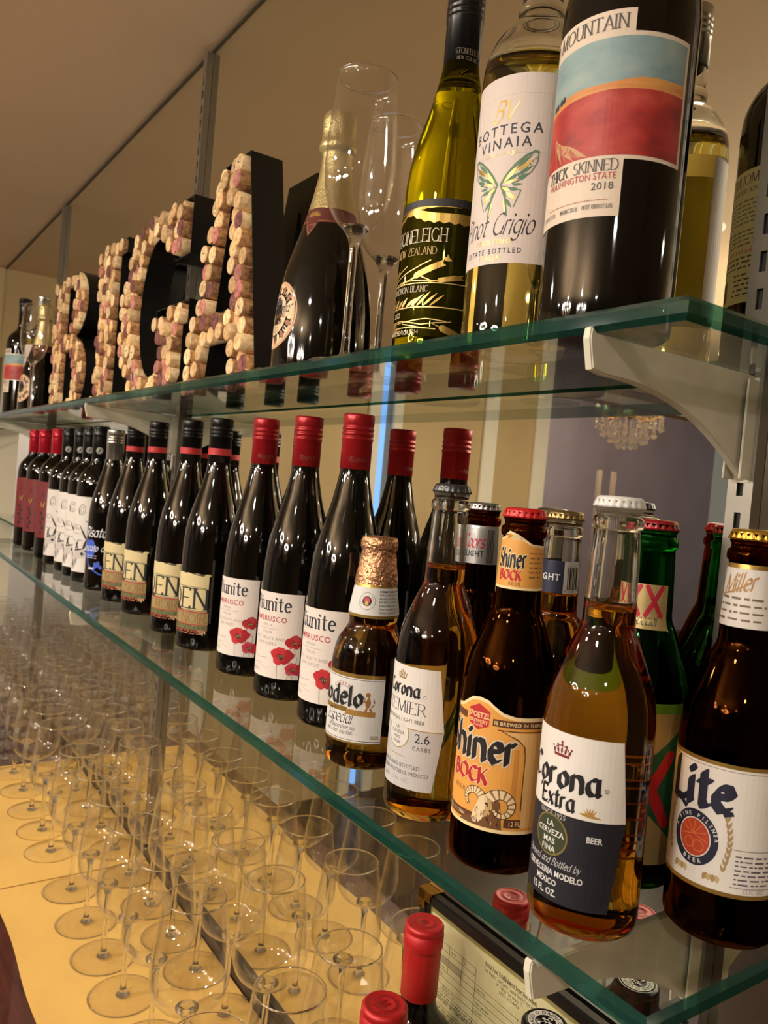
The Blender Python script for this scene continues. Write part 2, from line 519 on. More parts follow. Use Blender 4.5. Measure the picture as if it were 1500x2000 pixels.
_sans = {}
def sans(txt, h, at=(0, 0), anchor='c', bold=0.0, sx=1.0, sp=1.0):
    """letters of Blender's built-in face as triangles"""
    key = (txt, bold, sp)
    if key not in _sans:
        cu = bpy.data.curves.new('lettering', 'FONT')
        cu.body = txt
        cu.resolution_u = 2
        cu.offset = bold
        cu.space_character = sp
        ob = bpy.data.objects.new('lettering', cu)
        me = bpy.data.meshes.new_from_object(ob)
        T = [[tuple(me.vertices[i].co[:2]) for i in p.vertices] for p in me.polygons]
        bpy.data.meshes.remove(me); bpy.data.objects.remove(ob); bpy.data.curves.remove(cu)
        xs = [p[0] for t in T for p in t] or [0]
        _sans[key] = (T, min(xs), max(xs))
    T, x0, x1 = _sans[key]
    k = h / .70
    ox = {'c': -(x0 + x1) / 2, 'l': -x0, 'r': -x1}[anchor]
    return [[(at[0] + (a + ox) * k * sx, at[1] + b * k) for a, b in t] for t in T]

def rect(u0_, v0, u1, v1): return [[(u0_, v0), (u1, v0), (u1, v1), (u0_, v1)]]
def disc(cu, cv, ru, rv=None, n=28): return [[(cu + ru * cos(2 * PI * i / n), cv + (rv or ru) * sin(2 * PI * i / n)) for i in range(n)]]
def ring(cu, cv, r_in, r_out, n=32, k=1.0, a0=0, a1=360):
    o = []
    for i in range(n):
        t0, t1 = rad(a0 + (a1 - a0) * i / n), rad(a0 + (a1 - a0) * (i + 1) / n)
        o.append([(cu + r_in * cos(t0), cv + k * r_in * sin(t0)), (cu + r_out * cos(t0), cv + k * r_out * sin(t0)), (cu + r_out * cos(t1), cv + k * r_out * sin(t1)), (cu + r_in * cos(t1), cv + k * r_in * sin(t1))])
    return o
def line(pts, w): return stroke(pts, w / 2, w / 2)
def leaf(p, q, w, n=7):
    """teardrop from p to q, half width w"""
    dx, dy = q[0] - p[0], q[1] - p[1]; L = math.hypot(dx, dy) or 1; nx, ny = -dy / L, dx / L
    A_ = [(p[0] + dx * t + nx * w * sin(PI * t ** .8), p[1] + dy * t + ny * w * sin(PI * t ** .8)) for t in [i / n for i in range(n + 1)]]
    B_ = [(p[0] + dx * t - nx * w * sin(PI * t ** .8), p[1] + dy * t - ny * w * sin(PI * t ** .8)) for t in [i / n for i in range(n - 1, 0, -1)]]
    return [A_ + B_]
def circtext(txt, cu, cv, r, h, a_mid, bold=.02, sx=1.0, step=None, inward=False):
    """letters round a circle, a_mid in degrees of the middle letter"""
    o = []; st = step or h * 1.05 / r * 57.3
    for i, c in enumerate(txt):
        if c == ' ': continue
        a = a_mid + (-1 if not inward else 1) * (i - (len(txt) - 1) / 2) * st
        t = rad(a - 90) if not inward else rad(a + 90)
        for T in sans(c, h, (0, -h / 2), 'c', bold, sx):
            o.append([(cu + r * cos(rad(a)) + x * cos(t) - y * sin(t), cv + r * sin(rad(a)) + x * sin(t) + y * cos(t)) for x, y in T])
    return o
def paragraph(u0_, v_top, width, rows, h, gap, seed=1, dens=.82):
    """rows of tiny unreadable word marks"""
    R_ = random.Random(seed); o = []
    for r_ in range(rows):
        x = u0_
        while x < u0_ + width - h:
            wd = min(R_.uniform(1.2, 5.0) * h, u0_ + width - x)
            o += rect(x, v_top - r_ * gap - h * R_.uniform(.6, .8), x + wd * dens, v_top - r_ * gap)
            x += wd + h * .35
    return o

class Print:
    """flat artwork in mm (u to the right, v up) wrapped onto a surface of revolution, or left flat on a board"""
    def __init__(s, R=None, a0=0.0, rref=30.0, off=.22, flat=None, du=3.0, k=1.0, vo=0.0, dv=None):
        s.R, s.a0, s.rref, s.off, s.flat, s.du = R, a0, rref, off, flat, du
        s.dv = dv or (4.0 if du < 3 else None)
        s.k, s.vo = k, vo            # artwork scale and height of its zero line
        s.items = []
    def add(s, polys, mat, layer=0): s.items.append((polys, mat, layer)); return s
    def pt(s, u, v, lay):
        o = s.off + .06 * lay
        if s.flat: return s.flat(u, v, o)
        u, v = u * s.k, v * s.k + s.vo
        a = s.a0 + u / s.rref
        r = (s.R(v) + o) * .001
        return (r * cos(a), r * sin(a), v * .001)
    def build(s, name, parent, mats_only=None):
        vs, fs, mi, mats = [], [], [], []
        for polys, mat, lay in s.items:
            m = mat if not isinstance(mat, tuple) else (P(*mat) if isinstance(mat[0], tuple) else P(mat))
            if m not in mats: mats.append(m)
            k = mats.index(m)
            for poly in polys:
                if len(poly) < 3: continue
                tris = [poly] if len(poly) <= 4 else None
                if tris is None:
                    conv = True; sg = 0
                    for i in range(len(poly)):
                        a, b, c = poly[i], poly[(i + 1) % len(poly)], poly[(i + 2) % len(poly)]
                        cr = (b[0] - a[0]) * (c[1] - b[1]) - (b[1] - a[1]) * (c[0] - b[0])
                        if abs(cr) > 1e-9:
                            if sg and (cr > 0) != (sg > 0): conv = False; break
                            sg = 1 if cr > 0 else -1
                    tris = [poly] if conv else [[poly[i] for i in t] for t in tessellate_polygon([[Vector((x, y, 0)) for x, y in poly]])]
                for t in tris:
                    for piece in (s.strips(t) if not s.flat else [t]):
                        if len(piece) < 3: continue
                        b = len(vs)
                        vs += [s.pt(u, v, lay) for u, v in piece]
                        fs.append(tuple(range(b, b + len(piece))))
                        mi.append(k)
        me = mesh(name, vs, fs, mi)
        return link(name, me, mats, parent, smooth=False)
    def strips(s, poly):
        out = s.cut(poly, 0, s.du)
        if s.dv: out = [q for p in out for q in s.cut(p, 1, s.dv)]
        return out
    @staticmethod
    def cut(poly, ax, d):
        lo = math.floor(min(p[ax] for p in poly) / d); hi = math.ceil(max(p[ax] for p in poly) / d)
        if hi - lo <= 1: return [poly]
        out = []
        for k in range(lo, hi):
            q = poly
            for lim, sg in ((k * d, 1), ((k + 1) * d, -1)):
                r_ = []
                for a, b in zip(q, q[1:] + q[:1]):
                    ia, ib = sg * (a[ax] - lim) >= 0, sg * (b[ax] - lim) >= 0
                    if ia: r_.append(a)
                    if ia != ib:
                        t = (lim - a[ax]) / (b[ax] - a[ax])
                        r_.append((lim, a[1] + t * (b[1] - a[1])) if ax == 0 else (a[0] + t * (b[0] - a[0]), lim))
                q = r_
                if not q: break
            if len(q) > 2: out.append(q)
        return out

# ------------------------------------------------------------------ setting: room, mirror, counter
MY = .478                       # mirror face
CEIL = ZC + .709
XL = -3.386                      # end wall
CT = ZC - .675                  # counter top
ZL = ZC - .235                  # lower shelf top
ZU = ZC + .1015                 # upper shelf top
YF, YB = .318, .473             # shelf front and back

struct(boxes('floor', [(-9, 4, -9, .7, -.05, 0)], M['floor']))
struct(boxes('ceiling', [(XL - .12, 4, -9, .7, CEIL, CEIL + .05), (-9, XL - .12, -9, -.9, 3.6, 3.65), (-9, XL - .12, -.9, .7, CEIL, CEIL + .05)], M['ceil']))
struct(boxes('wall_back', [(-3.6, 4, MY + .012, MY + .12, 0, CEIL)], M['wall']))
mir = struct(boxes('trim_1', [(XL + .004, 1.6, MY, MY + .008, CT + .012, CEIL - .004)], M['mirror']))
mir['label'] = 'large wall mirror behind the glass bar shelves'
ch = struct(boxes('trim_2', [(XL + .004, 1.6, MY - .010, MY - .0005, CT + .0005, CT + .016)], pbr('mirror_channel', (70, 62, 54), .4, .6)))
struct(boxes('trim_3', [(XL + .004, 1.6, MY - .004, MY - .0005, CEIL - .0045, CEIL - .0005)], pbr('brown_joint_strip', (104, 88, 68), .7)))  # thin brown strip along the joint of mirror and ceiling
# end wall with three openings (seen in the mirror)
DO1, DO2, DO3 = (-.393, .393), (-1.376, -1.296), (-6.3, -2.513)
H1, H2, H3 = ZC + .30, ZC + .62, ZC + .66
wl = []
ys = [-9, DO3[0], DO3[1], DO2[0], DO2[1], DO1[0], DO1[1], MY + .1]
for a, b, top in ((ys[0], ys[1], 0), (ys[1], ys[2], H3), (ys[2], ys[3], 0), (ys[3], ys[4], H2), (ys[4], ys[5], 0), (ys[5], ys[6], H1), (ys[6], ys[7], 0)):
    wl.append((XL - .12, XL, a, b, top, 3.6))
struct(boxes('wall_left', wl, M['wall']))
struct(boxes('wall_far', [(-6.6, -6.5, -9, .7, 0, 3.6)], M['wall2']))
struct(boxes('wall_right', [(3.4, 3.5, -6.4, MY, 0, CEIL)], M['wall3']))
struct(boxes('wall_front', [(XL, 3.4, -6.5, -6.4, 0, CEIL)], M['wall3']))
struct(boxes('wall_corridor', [(-6.5, XL - .12, .45, .55, 0, CEIL), (-4.9, XL - .12, -.9, -.8, 0, CEIL), (-5.0, -4.9, -.9, .55, 0, CEIL)], pbr('corridor_paint', (206, 200, 198), .7)))
d1 = boxes('door_1', [(XL, XL + .018, DO1[1], DO1[1] + .075, 0, H1 + .07), (XL, XL + .018, DO1[0] - .075, DO1[0], 0, H1 + .07), (XL, XL + .018, DO1[0], DO1[1], H1, H1 + .07)], M['white'], bevel=.003)
struct(d1)
d2 = boxes('door_2', [(XL, XL + .02, DO3[1], DO3[1] + .11, 0, H3 + .1), (XL, XL + .02, DO3[0] - .11, DO3[0], 0, H3 + .1), (XL, XL + .02, DO3[0], DO3[1], H3, H3 + .1)], M['white'], bevel=.004)
struct(d2)
w1 = boxes('window_1', [(XL, XL + .02, DO2[1], DO2[1] + .07, 0, H2 + .08), (XL, XL + .02, DO2[0] - .06, DO2[0], 0, H2 + .08), (XL, XL + .02, DO2[0], DO2[1], H2, H2 + .08)], M['white'], bevel=.003)
struct(w1)
boxes('pane', [(XL - .06, XL - .05, DO2[0], DO2[1], .02, H2)], M['daylight'], w1)
struct(boxes('trim_4', [(XL, XL + .022, -2.10, -2.00, 0, CEIL - .1)], M['white'], bevel=.004))
struct(boxes('trim_5', [(-5.2, -5.17, -5.15, -5.10, 0, 1.95), (-5.2, -5.17, -5.36, -5.31, 0, 1.95)], pbr('oak_post', (136, 122, 116), .6)))
struct(boxes('baseboard_left', [(XL, XL + .014, DO1[0] - .5, DO1[0] - .08, 0, .1)], M['white']))
# counter
ctop = boxes('bar_counter', [(-3.37, 1.5, .175, MY - .001, CT - .04, CT - .0012)], M['wood'], bevel=.003)
tag(ctop, 'dark mahogany back bar counter under the glass shelves', 'counter')
boxes('cabinet_body', [(-3.36, 1.5, .21, MY - .002, .09, CT - .0402)], M['wood'], ctop)
boxes('plinth', [(-3.36, 1.5, .26, MY - .002, 0.0, .0898)], M['steel_slot_shade'], ctop)
for i in range(7):
    x0 = -3.34 + i * .69
    d = boxes('door', [(x0, x0 + .66, .192, .2098, .13, CT - .075)], M['wood'], ctop, bevel=.004)
    boxes('panel', [(x0 + .07, x0 + .59, .186, .1919, .20, CT - .145)], M['wood'], d, bevel=.004)
def paper_sheet(name, x0, x1, y0, y1, z, seed, label):
    R_ = random.Random(seed); nx, ny = 60, 14
    bumps = [(R_.uniform(x0, x1), R_.uniform(y0, y1), R_.uniform(.03, .12), R_.uniform(.0002, .0006)) for _ in range(24)]
    vs, fs = [], []
    for side in (0, 1):
        for i in range(nx + 1):
            for j in range(ny + 1):
                x = x0 + (x1 - x0) * i / nx; y = y0 + (y1 - y0) * j / ny
                h = sum(a * math.exp(-((x - bx) ** 2 + ((y - by) * 1.6) ** 2) / s_ ** 2) for bx, by, s_, a in bumps)
                e = min(j / 2.0, 1)
                vs.append((x, y + .002 * sin(x * 23 + seed) * (1 - e), z + (h * .6 if side else h * .6 + .0004)))
    n = (nx + 1) * (ny + 1)
    for i in range(nx):
        for j in range(ny):
            a = i * (ny + 1) + j; b = a + ny + 1
            fs.append((a, b, b + 1, a + 1))
            fs.append((n + a, n + a + 1, n + b + 1, n + b))
    o = link(name, mesh(name, vs, fs), M['paper'])
    return tag(o, label, 'paper', 'yellow paper runners on the counter')
paper_sheet('paper_sheet', -1.32, .2, .227, MY - .012, CT - .0006, 3, 'long yellow paper sheet under the nearest wine glasses')
paper_sheet('paper_sheet', -1.826, -1.30, .222, MY - .012, CT + .0006, 5, 'shorter yellow paper sheet overlapping at the far end of the counter')

# ------------------------------------------------------------------ shelf standards, brackets and glass shelves
SX = (-.285, -1.322, -2.375)
def standard(x, label):
    t = thing('shelf_standard', label, 'shelf rail', (x, MY, 0), 'slotted shelf rails on the mirror')
    z0, z1 = CT + .02, CEIL - .008
    hw, dp = .0085, .011
    boxes('channel', [(-hw, -hw + .0016, -dp, -.0004, z0, z1), (hw - .0016, hw, -dp, -.0004, z0, z1)], M['alu'], t)
    L = []; D = []; z = z0; k = 0
    while z < z1 - .04:
        L.append((-hw + .0016, hw - .0016, -dp, -dp + .0016, z, z + .0105))
        L.append((-hw + .0016, -.0022, -dp, -dp + .0016, z + .0105, z + .0235))
        L.append((.0022, hw - .0016, -dp, -dp + .0016, z + .0105, z + .0235))
        z += .0235
    L.append((-hw + .0016, hw - .0016, -dp, -dp + .0016, z, z1))
    boxes('slotted_face', L, M['alu'], t)
    boxes('slot_shade_strip', [(-hw + .0017, hw - .0017, -dp + .003, -dp + .0036, z0, z1)], M['steel_slot_shade'], t)  # near-black strip set behind the slots to stand for their shade
    return t
standard(SX[0], 'slotted aluminium shelf rail beside the beer bottles')
standard(SX[1], 'slotted aluminium shelf rail behind the cork letter A')
standard(SX[2], 'slotted aluminium shelf rail nearest the far end of the mirror')
def bracket(x, ztop, label):
    t = thing('shelf_bracket', label, 'bracket', (x, 0, ztop), 'shelf brackets')
    y0, y1 = YF - .004, MY - .0115
    up_ = [(y0, -.004), (y0 + .0006, .0015), (y0 + .002, .0024), (y0 + .0035, .0008), (y0 + .0054, -.0006), (y1, -.0006)]
    low = []
    for i in range(13):
        s_ = i / 12
        yy = y1 + (y0 - y1) * s_
        zz = -.021 - .046 * max(0, 1 - s_ * 1.10) ** 2.3
        low.append((yy, zz))
    low[-1] = (y0 + .004, -.0195)
    prism('web_plate', up_ + low, -.0028, .0028, M['bracket'], t, bevel=.0008)
    boxes('wall_flange', [(-.0062, .0062, y1 - .0002, y1 + .0012, -.068, -.002), (-.0062, -.0048, y1 - .011, y1 - .0002, -.066, -.004), (.0048, .0062, y1 - .011, y1 - .0002, -.066, -.004)], M['bracket'], t, bevel=.0004)
    boxes('hook', [(-.0013, .0013, y1 + .0012, y1 + .006, -.012, -.004), (-.0013, .0013, y1 + .0012, y1 + .006, -.036, -.028)], M['steel_slot_shade'], t)
    return t
TH = .0118
for zz, nm in ((ZU - TH, 'upper'), (ZL - TH, 'lower')):
    bracket(SX[0], zz, 'pale steel shelf bracket holding the near end of the %s glass shelf' % nm)
    bracket(SX[1], zz, 'pale steel shelf bracket holding the middle of the %s glass shelf' % nm)
    bracket(SX[2], zz, 'pale steel shelf bracket holding the far end of the %s glass shelf' % nm)
def shelf(x0, x1, z, label):
    vs, fs = [], []
    c = .0030
    # slab with a ground chamfer round its edges
    def loop(d, zz): return [(x0 + d, YF + d, zz), (x1 - d, YF + d, zz), (x1 - d, YB - d, zz), (x0 + d, YB - d, zz)]
    for L in (loop(c, z - TH), loop(0, z - TH + c), loop(0, z - c), loop(c, z)): vs += L
    fs.append((3, 2, 1, 0)); mi = [0]
    for k in range(3):
        for i in range(4):
            j = (i + 1) % 4
            fs.append((k * 4 + i, k * 4 + j, k * 4 + 4 + j, k * 4 + 4 + i)); mi.append(1)
    fs.append((12, 13, 14, 15)); mi.append(0)
    o = link('glass_shelf', mesh('glass_shelf', vs, fs, mi), [M['pane'], M['edge']], smooth=False)
    return tag(o, label, 'shelf', 'glass bar shelves')
XE = -.2285
shelf(-2.374, XE, ZU, 'upper glass shelf pane under the cork letters with green edge')
shelf(-3.37, -2.376, ZU, 'upper glass shelf pane at the far end of the bar')
shelf(-2.374, XE + .016, ZL, 'lower glass shelf pane carrying the beers and red wines')
shelf(-3.37, -2.376, ZL, 'lower glass shelf pane at the far end of the bar')

# ------------------------------------------------------------------ bottles
def Rfun(prof):
    pr = sorted(((z, r) for r, z in prof), key=lambda t: t[0])
    def f(v):
        if v <= pr[0][0]: return pr[0][1]
        for (z0, ra), (z1, rb) in zip(pr, pr[1:]):
            if z0 <= v <= z1 and z1 > z0: return ra + (rb - ra) * (v - z0) / (z1 - z0)
        return pr[-1][1]
    return f

def side(prof):  # outer wall only (drop the base and the closing top)
    return [p for p in prof if p[0] > 1]

def punt(r, base=0.0):
    return [(0, 9), (r * .45, 7.5), (r * .72, 2.5), (r * .82, .4), (r * .92, .0), (r * .985, 2.0)]

def burgundy(r, H, nk=14.4):
    S = [(r, 7), (r, 60), (r, 118), (r * .975, 146), (r * .88, 170), (r * .73, 192), (r * .58, 211), (nk * 1.22, 229), (nk * 1.04, 244), (nk, 258)]
    return punt(r) + smooth_prof(S, 3) + [(nk, H - 3), (nk * .9, H - .5), (0, H - .5)]

def bordeaux(r, H, zs=188, nk=14.4):
    S = [(r, 6), (r, 60), (r, zs - 25), (r, zs - 8), (r * .955, zs + 8), (r * .80, zs + 22), (r * .60, zs + 31), (nk * 1.25, zs + 37), (nk * 1.04, zs + 46), (nk, zs + 60)]
    return punt(r) + smooth_prof(S, 3) + [(nk, H - 3), (nk * .9, H - .5), (0, H - .5)]

def champagne(r, H):
    S = [(r, 8), (r, 50), (r * .985, 76), (r * .90, 100), (r * .74, 122), (r * .58, 142), (r * .47, 162), (r * .41, 185), (r * .375, 215), (r * .36, 248)]
    return punt(r) + smooth_prof(S, 3) + [(r * .36, H - 6), (0, H - 6)]

def longneck(r, H, zs=112, nz=168, nr=14.6, tr=12.6):
    S = [(r, 6), (r, 40), (r, zs - 16), (r * .99, zs), (r * .92, zs + 15), (r * .76, zs + 29), (nr * 1.22, zs + 42), (nr, nz), (nr * .97, nz + 12), (tr * 1.04, H - 26), (tr, H - 19)]
    return [(0, 4), (r * .6, 3.0), (r * .82, .5), (r * .9, 0), (r * .97, 2)] + smooth_prof(S, 3) + [(tr + 1.5, H - 17.5), (tr + 1.7, H - 15), (tr + 1.3, H - 12.5), (tr - .2, H - 11.5), (tr - .2, H - 9), (tr + .6, H - 7.5), (tr + .5, H - 2.5), (0, H - 2.4)]

def bottle(name, label, cat, x, y, z, prof, gm, seg=56, level=None, wall=2.8, liquid=None, liqname='beer', group=None):
    root = thing(name, label, cat, (x, y, z), group)
    vs, fs = lathe_data(mm(prof), seg)
    R = Rfun(side(prof))
    zt = max(p[1] for p in prof)
    if level:
        zz = [level + (zt - 6 - level) * i / 10 for i in range(11)]
        cav = [(0, zz[-1])] + [(max(R(v) - wall, 4), v) for v in reversed(zz)] + [(0, level)]
        lathe_data(mm(cav), seg, vs, fs)
    link('glass_body', mesh('glass_body', vs, fs), gm, root)
    if liquid:
        zz = [4.5 + (level - 1.2 - 4.5) * (i / 22) for i in range(23)]
        lq = [(0, 4.5)] + [(max(R(max(v, 12)) - wall, 4) if v > 9 else R(12) - wall - 2 * (9 - v) / 4.5, v) for v in zz] + [(0, level - 1.2)]
        vs, fs = lathe_data(mm(lq), seg)
        link(liqname, mesh(liqname, vs, fs), liquid, root)
    return root, R

def crown(root, H, mat, r=13.3):
    prof = [(0, H - 6.6), (r - .8, H - 6.6), (r + .9, H - 6.3), (r + .75, H - 5.2), (r + .25, H - 3.6), (r - .1, H - 2.0), (r - .7, H - .9), (r - 1.8, H - .3), (r * .5, H), (0, H)]
    amp = [0, 0, .55, .5, .32, .12, 0, 0, 0, 0]
    vs, fs = lathe_data(mm(prof), 84, rmod=lambda a, k: .001 * amp[k] * cos(21 * a))
    return link('crown_cap', mesh('crown_cap', vs, fs), mat, root)

def screwcap(root, z0, z1, mat, r=15.0, ridges=3, name='screw_cap'):
    pr = [(r - .9, z0 + .0), (r - .1, z0 + .2), (r - .1, z1 - 26)]
    z = z1 - 26
    for k in range(ridges):
        pr += [(r + .55, z + .8), (r + .55, z + 2.4), (r - .25, z + 3.4), (r - .25, z + 4.6)]
        z += 4.9
    pr += [(r + .35, z + 1), (r + .35, z1 - 2.6), (r + .0, z1 - .8), (r - 1.2, z1), (0, z1)]
    vs, fs = lathe_data(mm(pr), 56)
    return link(name, mesh(name, vs, fs), mat, root)

def capsule(root, z0, z1, mat, r=14.9, name='capsule', ringh=9):
    pr = [(r - .5, z0), (r - .1, z0 + .3), (r + .2, z1 - 22), (r + .25, z1 - 19.5), (r + 1.2, z1 - 18.8), (r + 1.3, z1 - 17.8 + 0), (r + 1.25, z1 - 8), (r + .2, z1 - 7), (r + .1, z1 - 5.6), (r + .9, z1 - 4.8), (r + .8, z1 - 2.2), (r - .6, z1 - .5), (r - 2.2, z1), (r - 2.8, z1 - .5), (r * .55, z1 - .5), (r * .52, z1 - .2), (r * .42, z1 - .2), (r * .40, z1 - .5), (0, z1 - .4)]
    vs, fs = lathe_data(mm(pr), 48)
    return link(name, mesh(name, vs, fs), mat, root)

WHITE, CREAM, INK, RED = (226, 219, 211), (222, 204, 156), (22, 20, 24), (178, 32, 40)
def A(x, y, t): return math.atan2(-y, -x) + rad(t)      # bearing of a label turned t degrees from the lens axis

# ---- Corona-style clear beer bottles
def crown_mark(pr, cu, cv, s_, col, lay):
    pr.add([[(cu - 5 * s_, cv), (cu + 5 * s_, cv), (cu + 5.4 * s_, cv + 1.6 * s_), (cu - 5.4 * s_, cv + 1.6 * s_)]], col, lay)
    for k in (-2, -1, 0, 1, 2):
        pr.add(leaf((cu + k * 2.3 * s_, cv + 1.6 * s_), (cu + k * 3.1 * s_, cv + (6.4 - .45 * k * k) * s_), .75 * s_), col, lay)
        pr.add(disc(cu + k * 3.2 * s_, cv + (6.9 - .45 * k * k) * s_, .7 * s_, n=8), col, lay)
    pr.add(ring(cu, cv + 2.2 * s_, 4.9 * s_, 5.6 * s_, 14, .8, 10, 170), col, lay)
    pr.add(rect(cu - .35 * s_, cv + 6.4 * s_, cu + .35 * s_, cv + 9.4 * s_) + rect(cu - 1 * s_, cv + 7.9 * s_, cu + 1 * s_, cv + 8.6 * s_), col, lay)

BEERS = 'open row of beer bottles on the lower shelf'
def corona_extra():
    x, y = -.2925, .3626
    pf = longneck(31.0, 241, 118, 168, 15.0, 12.8)
    b, R = bottle('beer_bottle', 'clear bottle of golden beer with white and navy crown label and white cap', 'bottle', x, y, ZL, pf, M['clear'], 72, 177, 2.8, M['beer'], group=BEERS)
    crown(b, 241, M['cap_white'])
    a0 = A(x, y, -36.6)
    pr = Print(R, a0, 31.0, .18)
    pr.add([[(-34.5, 110), (34.5, 110), (39.8, 66), (-39.8, 66)]], WHITE)
    pr.add([[(-39.8, 66), (39.8, 66), (33.8, 17), (-33.8, 17)]], (24, 23, 33))
    lab = pr.build('label', b)
    t = Print(R, a0, 31.0, .26)
    crown_mark(t, 1, 96.5, .95, (120, 26, 34), 0)
    t.add(pen('Corona', 13.5, 'black', (0, 80.0), sx=1.04), INK)
    t.add(pen("'Extra", 9.6, 'black', (-1, 68.8), sx=.92), INK)
    t.add(sans('SINCE 1925', 2.6, (-2, 62.8)), (190, 186, 178))
    t.add(ring(27.5, 83.5, 1.0, 1.3, 12), INK).add(sans('R', 1.2, (27.5, 82.9)), INK)
    for k in range(5): t.add(leaf((20, 68), (20 + 5 * cos(rad(50 + 22 * k)), 68 + 5.5 * sin(rad(50 + 22 * k))), .5, 4), (176, 132, 62))
    t.add(leaf((14, 69.5), (27, 68.0), .9), (176, 132, 62))
    t.add(disc(-2, 52.5, 11.5), (52, 58, 36), 0).add(ring(-2, 52.5, 10.6, 11.5, 28), (120, 104, 50), 1)
    for s_, v in (('LA', 57.2), ('CERVEZA', 52.6), ('MAS', 48.0), ('FINA', 43.4)): t.add(sans(s_, 3.1, (-2, v), bold=.012), (228, 226, 218), 2)
    t.add(sans('BEER', 3.2, (23.5, 54.5), bold=.02, sx=.85), (214, 212, 208))
    t.add(pen('Brewed and Bottled by', 4.0, 'script', (-1, 36.6), sx=.86), (206, 204, 200))
    t.add(sans('CERVECERIA MODELO', 3.3, (0, 30.8), bold=.02, sx=.82), (220, 218, 214))
    t.add(sans('MEXICO', 3.3, (-2, 25.6), bold=.02, sx=.82), (220, 218, 214))
    t.add(sans('12 FL. OZ.', 3.6, (-3, 19.8), bold=.02, sx=.78), (220, 218, 214))
    t.build('lettering', lab)
    k = Print(R, a0 + PI, 31.0, .18)
    k.add(paragraph(-22, 92, 44, 14, 2.0, 4.6, 5), (190, 146, 52))
    k.add(sans('MEXICO', 3.2, (0, 97)), (190, 146, 52))
    k.build('back_print', b)
    return b
corona_extra()

def corona_premier():
    x, y = -.4512, .3703
    pf = longneck(31.0, 241, 118, 168, 15.0, 12.8)
    b, R = bottle('beer_bottle', 'clear bottle of golden beer with tapered white and silver label and grey cap', 'bottle', x, y, ZL, pf, M['clear'], 72, 179, 2.8, M['beer2'], group=BEERS)
    crown(b, 241, M['cap_grey'])
    a0 = A(x, y, -49.0)
    pr = Print(R, a0, 31.0, .18)
    pr.add([[(-30, 109), (30, 109), (36.2, 65), (-36.2, 65)]], WHITE)
    pr.add([[(-36.2, 65), (36.2, 65), (30.5, 22), (-30.5, 22)]], (196, 192, 190))
    lab = pr.build('label', b)
    t = Print(R, a0, 31.0, .26)
    t.add(line([(-36.2, 65), (-10, 65)], .7) + line([(10, 65), (36.2, 65)], .7), (168, 136, 84))
    t.add(disc(0, 60, 10.5), (218, 213, 206), 0).add(ring(0, 60, 10.3, 10.9, 28, 1, 150, 390), (168, 136, 84), 1)
    crown_mark(t, 0, 99.2, .72, (150, 118, 56), 0)
    t.add(pen('Corona', 9.6, 'black', (0, 88.0), sx=1.0), INK)
    t.add(ring(20.5, 89.2, .8, 1.1, 10), INK)
    t.add(pen('PREMIER', 8.4, 'seriflight', (0, 75.6), sx=1.06), (58, 56, 60))
    t.add(sans('EXCEPTIONAL LIGHT BEER', 2.7, (0, 69.4), sx=.95), (72, 70, 72))
    for s_, v in (('LA', 63.2), ('CERVEZA', 59.6), ('MAS', 56.0), ('FINA', 52.4)): t.add(sans(s_, 2.3, (0, v)), (60, 58, 58), 1)
    t.add(pen('2', 1, 'round') + sans('2.6', 6.6, (21, 56.2), sx=1.0), (44, 44, 50))
    t.add(sans('CARBS', 2.9, (21, 50.6), sp=1.15), (60, 60, 62))
    t.add(line([(-8, 44.5), (8, 44.5)], .5), (168, 136, 84))
    t.add(sans('BREWED AND BOTTLED', 2.7, (0, 36.8)), (84, 82, 84))
    t.add(sans('CERVECERIA MODELO, MEXICO', 2.7, (0, 32.0)), (70, 68, 70))
    t.add(sans('BEER  12 FL. OZ.', 2.6, (0, 26.6)), (150, 148, 148))
    t.build('lettering', lab)
    k = Print(R, a0 + PI, 31.0, .18)
    k.add(sans('MEXICO', 4.0, (0, 90)), (196, 150, 50)).add(paragraph(-20, 86, 40, 3, 2.2, 4.2, 3), (196, 150, 50)).add(paragraph(-18, 68, 36, 9, 2.4, 4.8, 9), (190, 150, 60))
    k.add(pen('Corona', 9, 'black', (0, 100)), INK)
    k.build('back_print', b)
corona_premier()

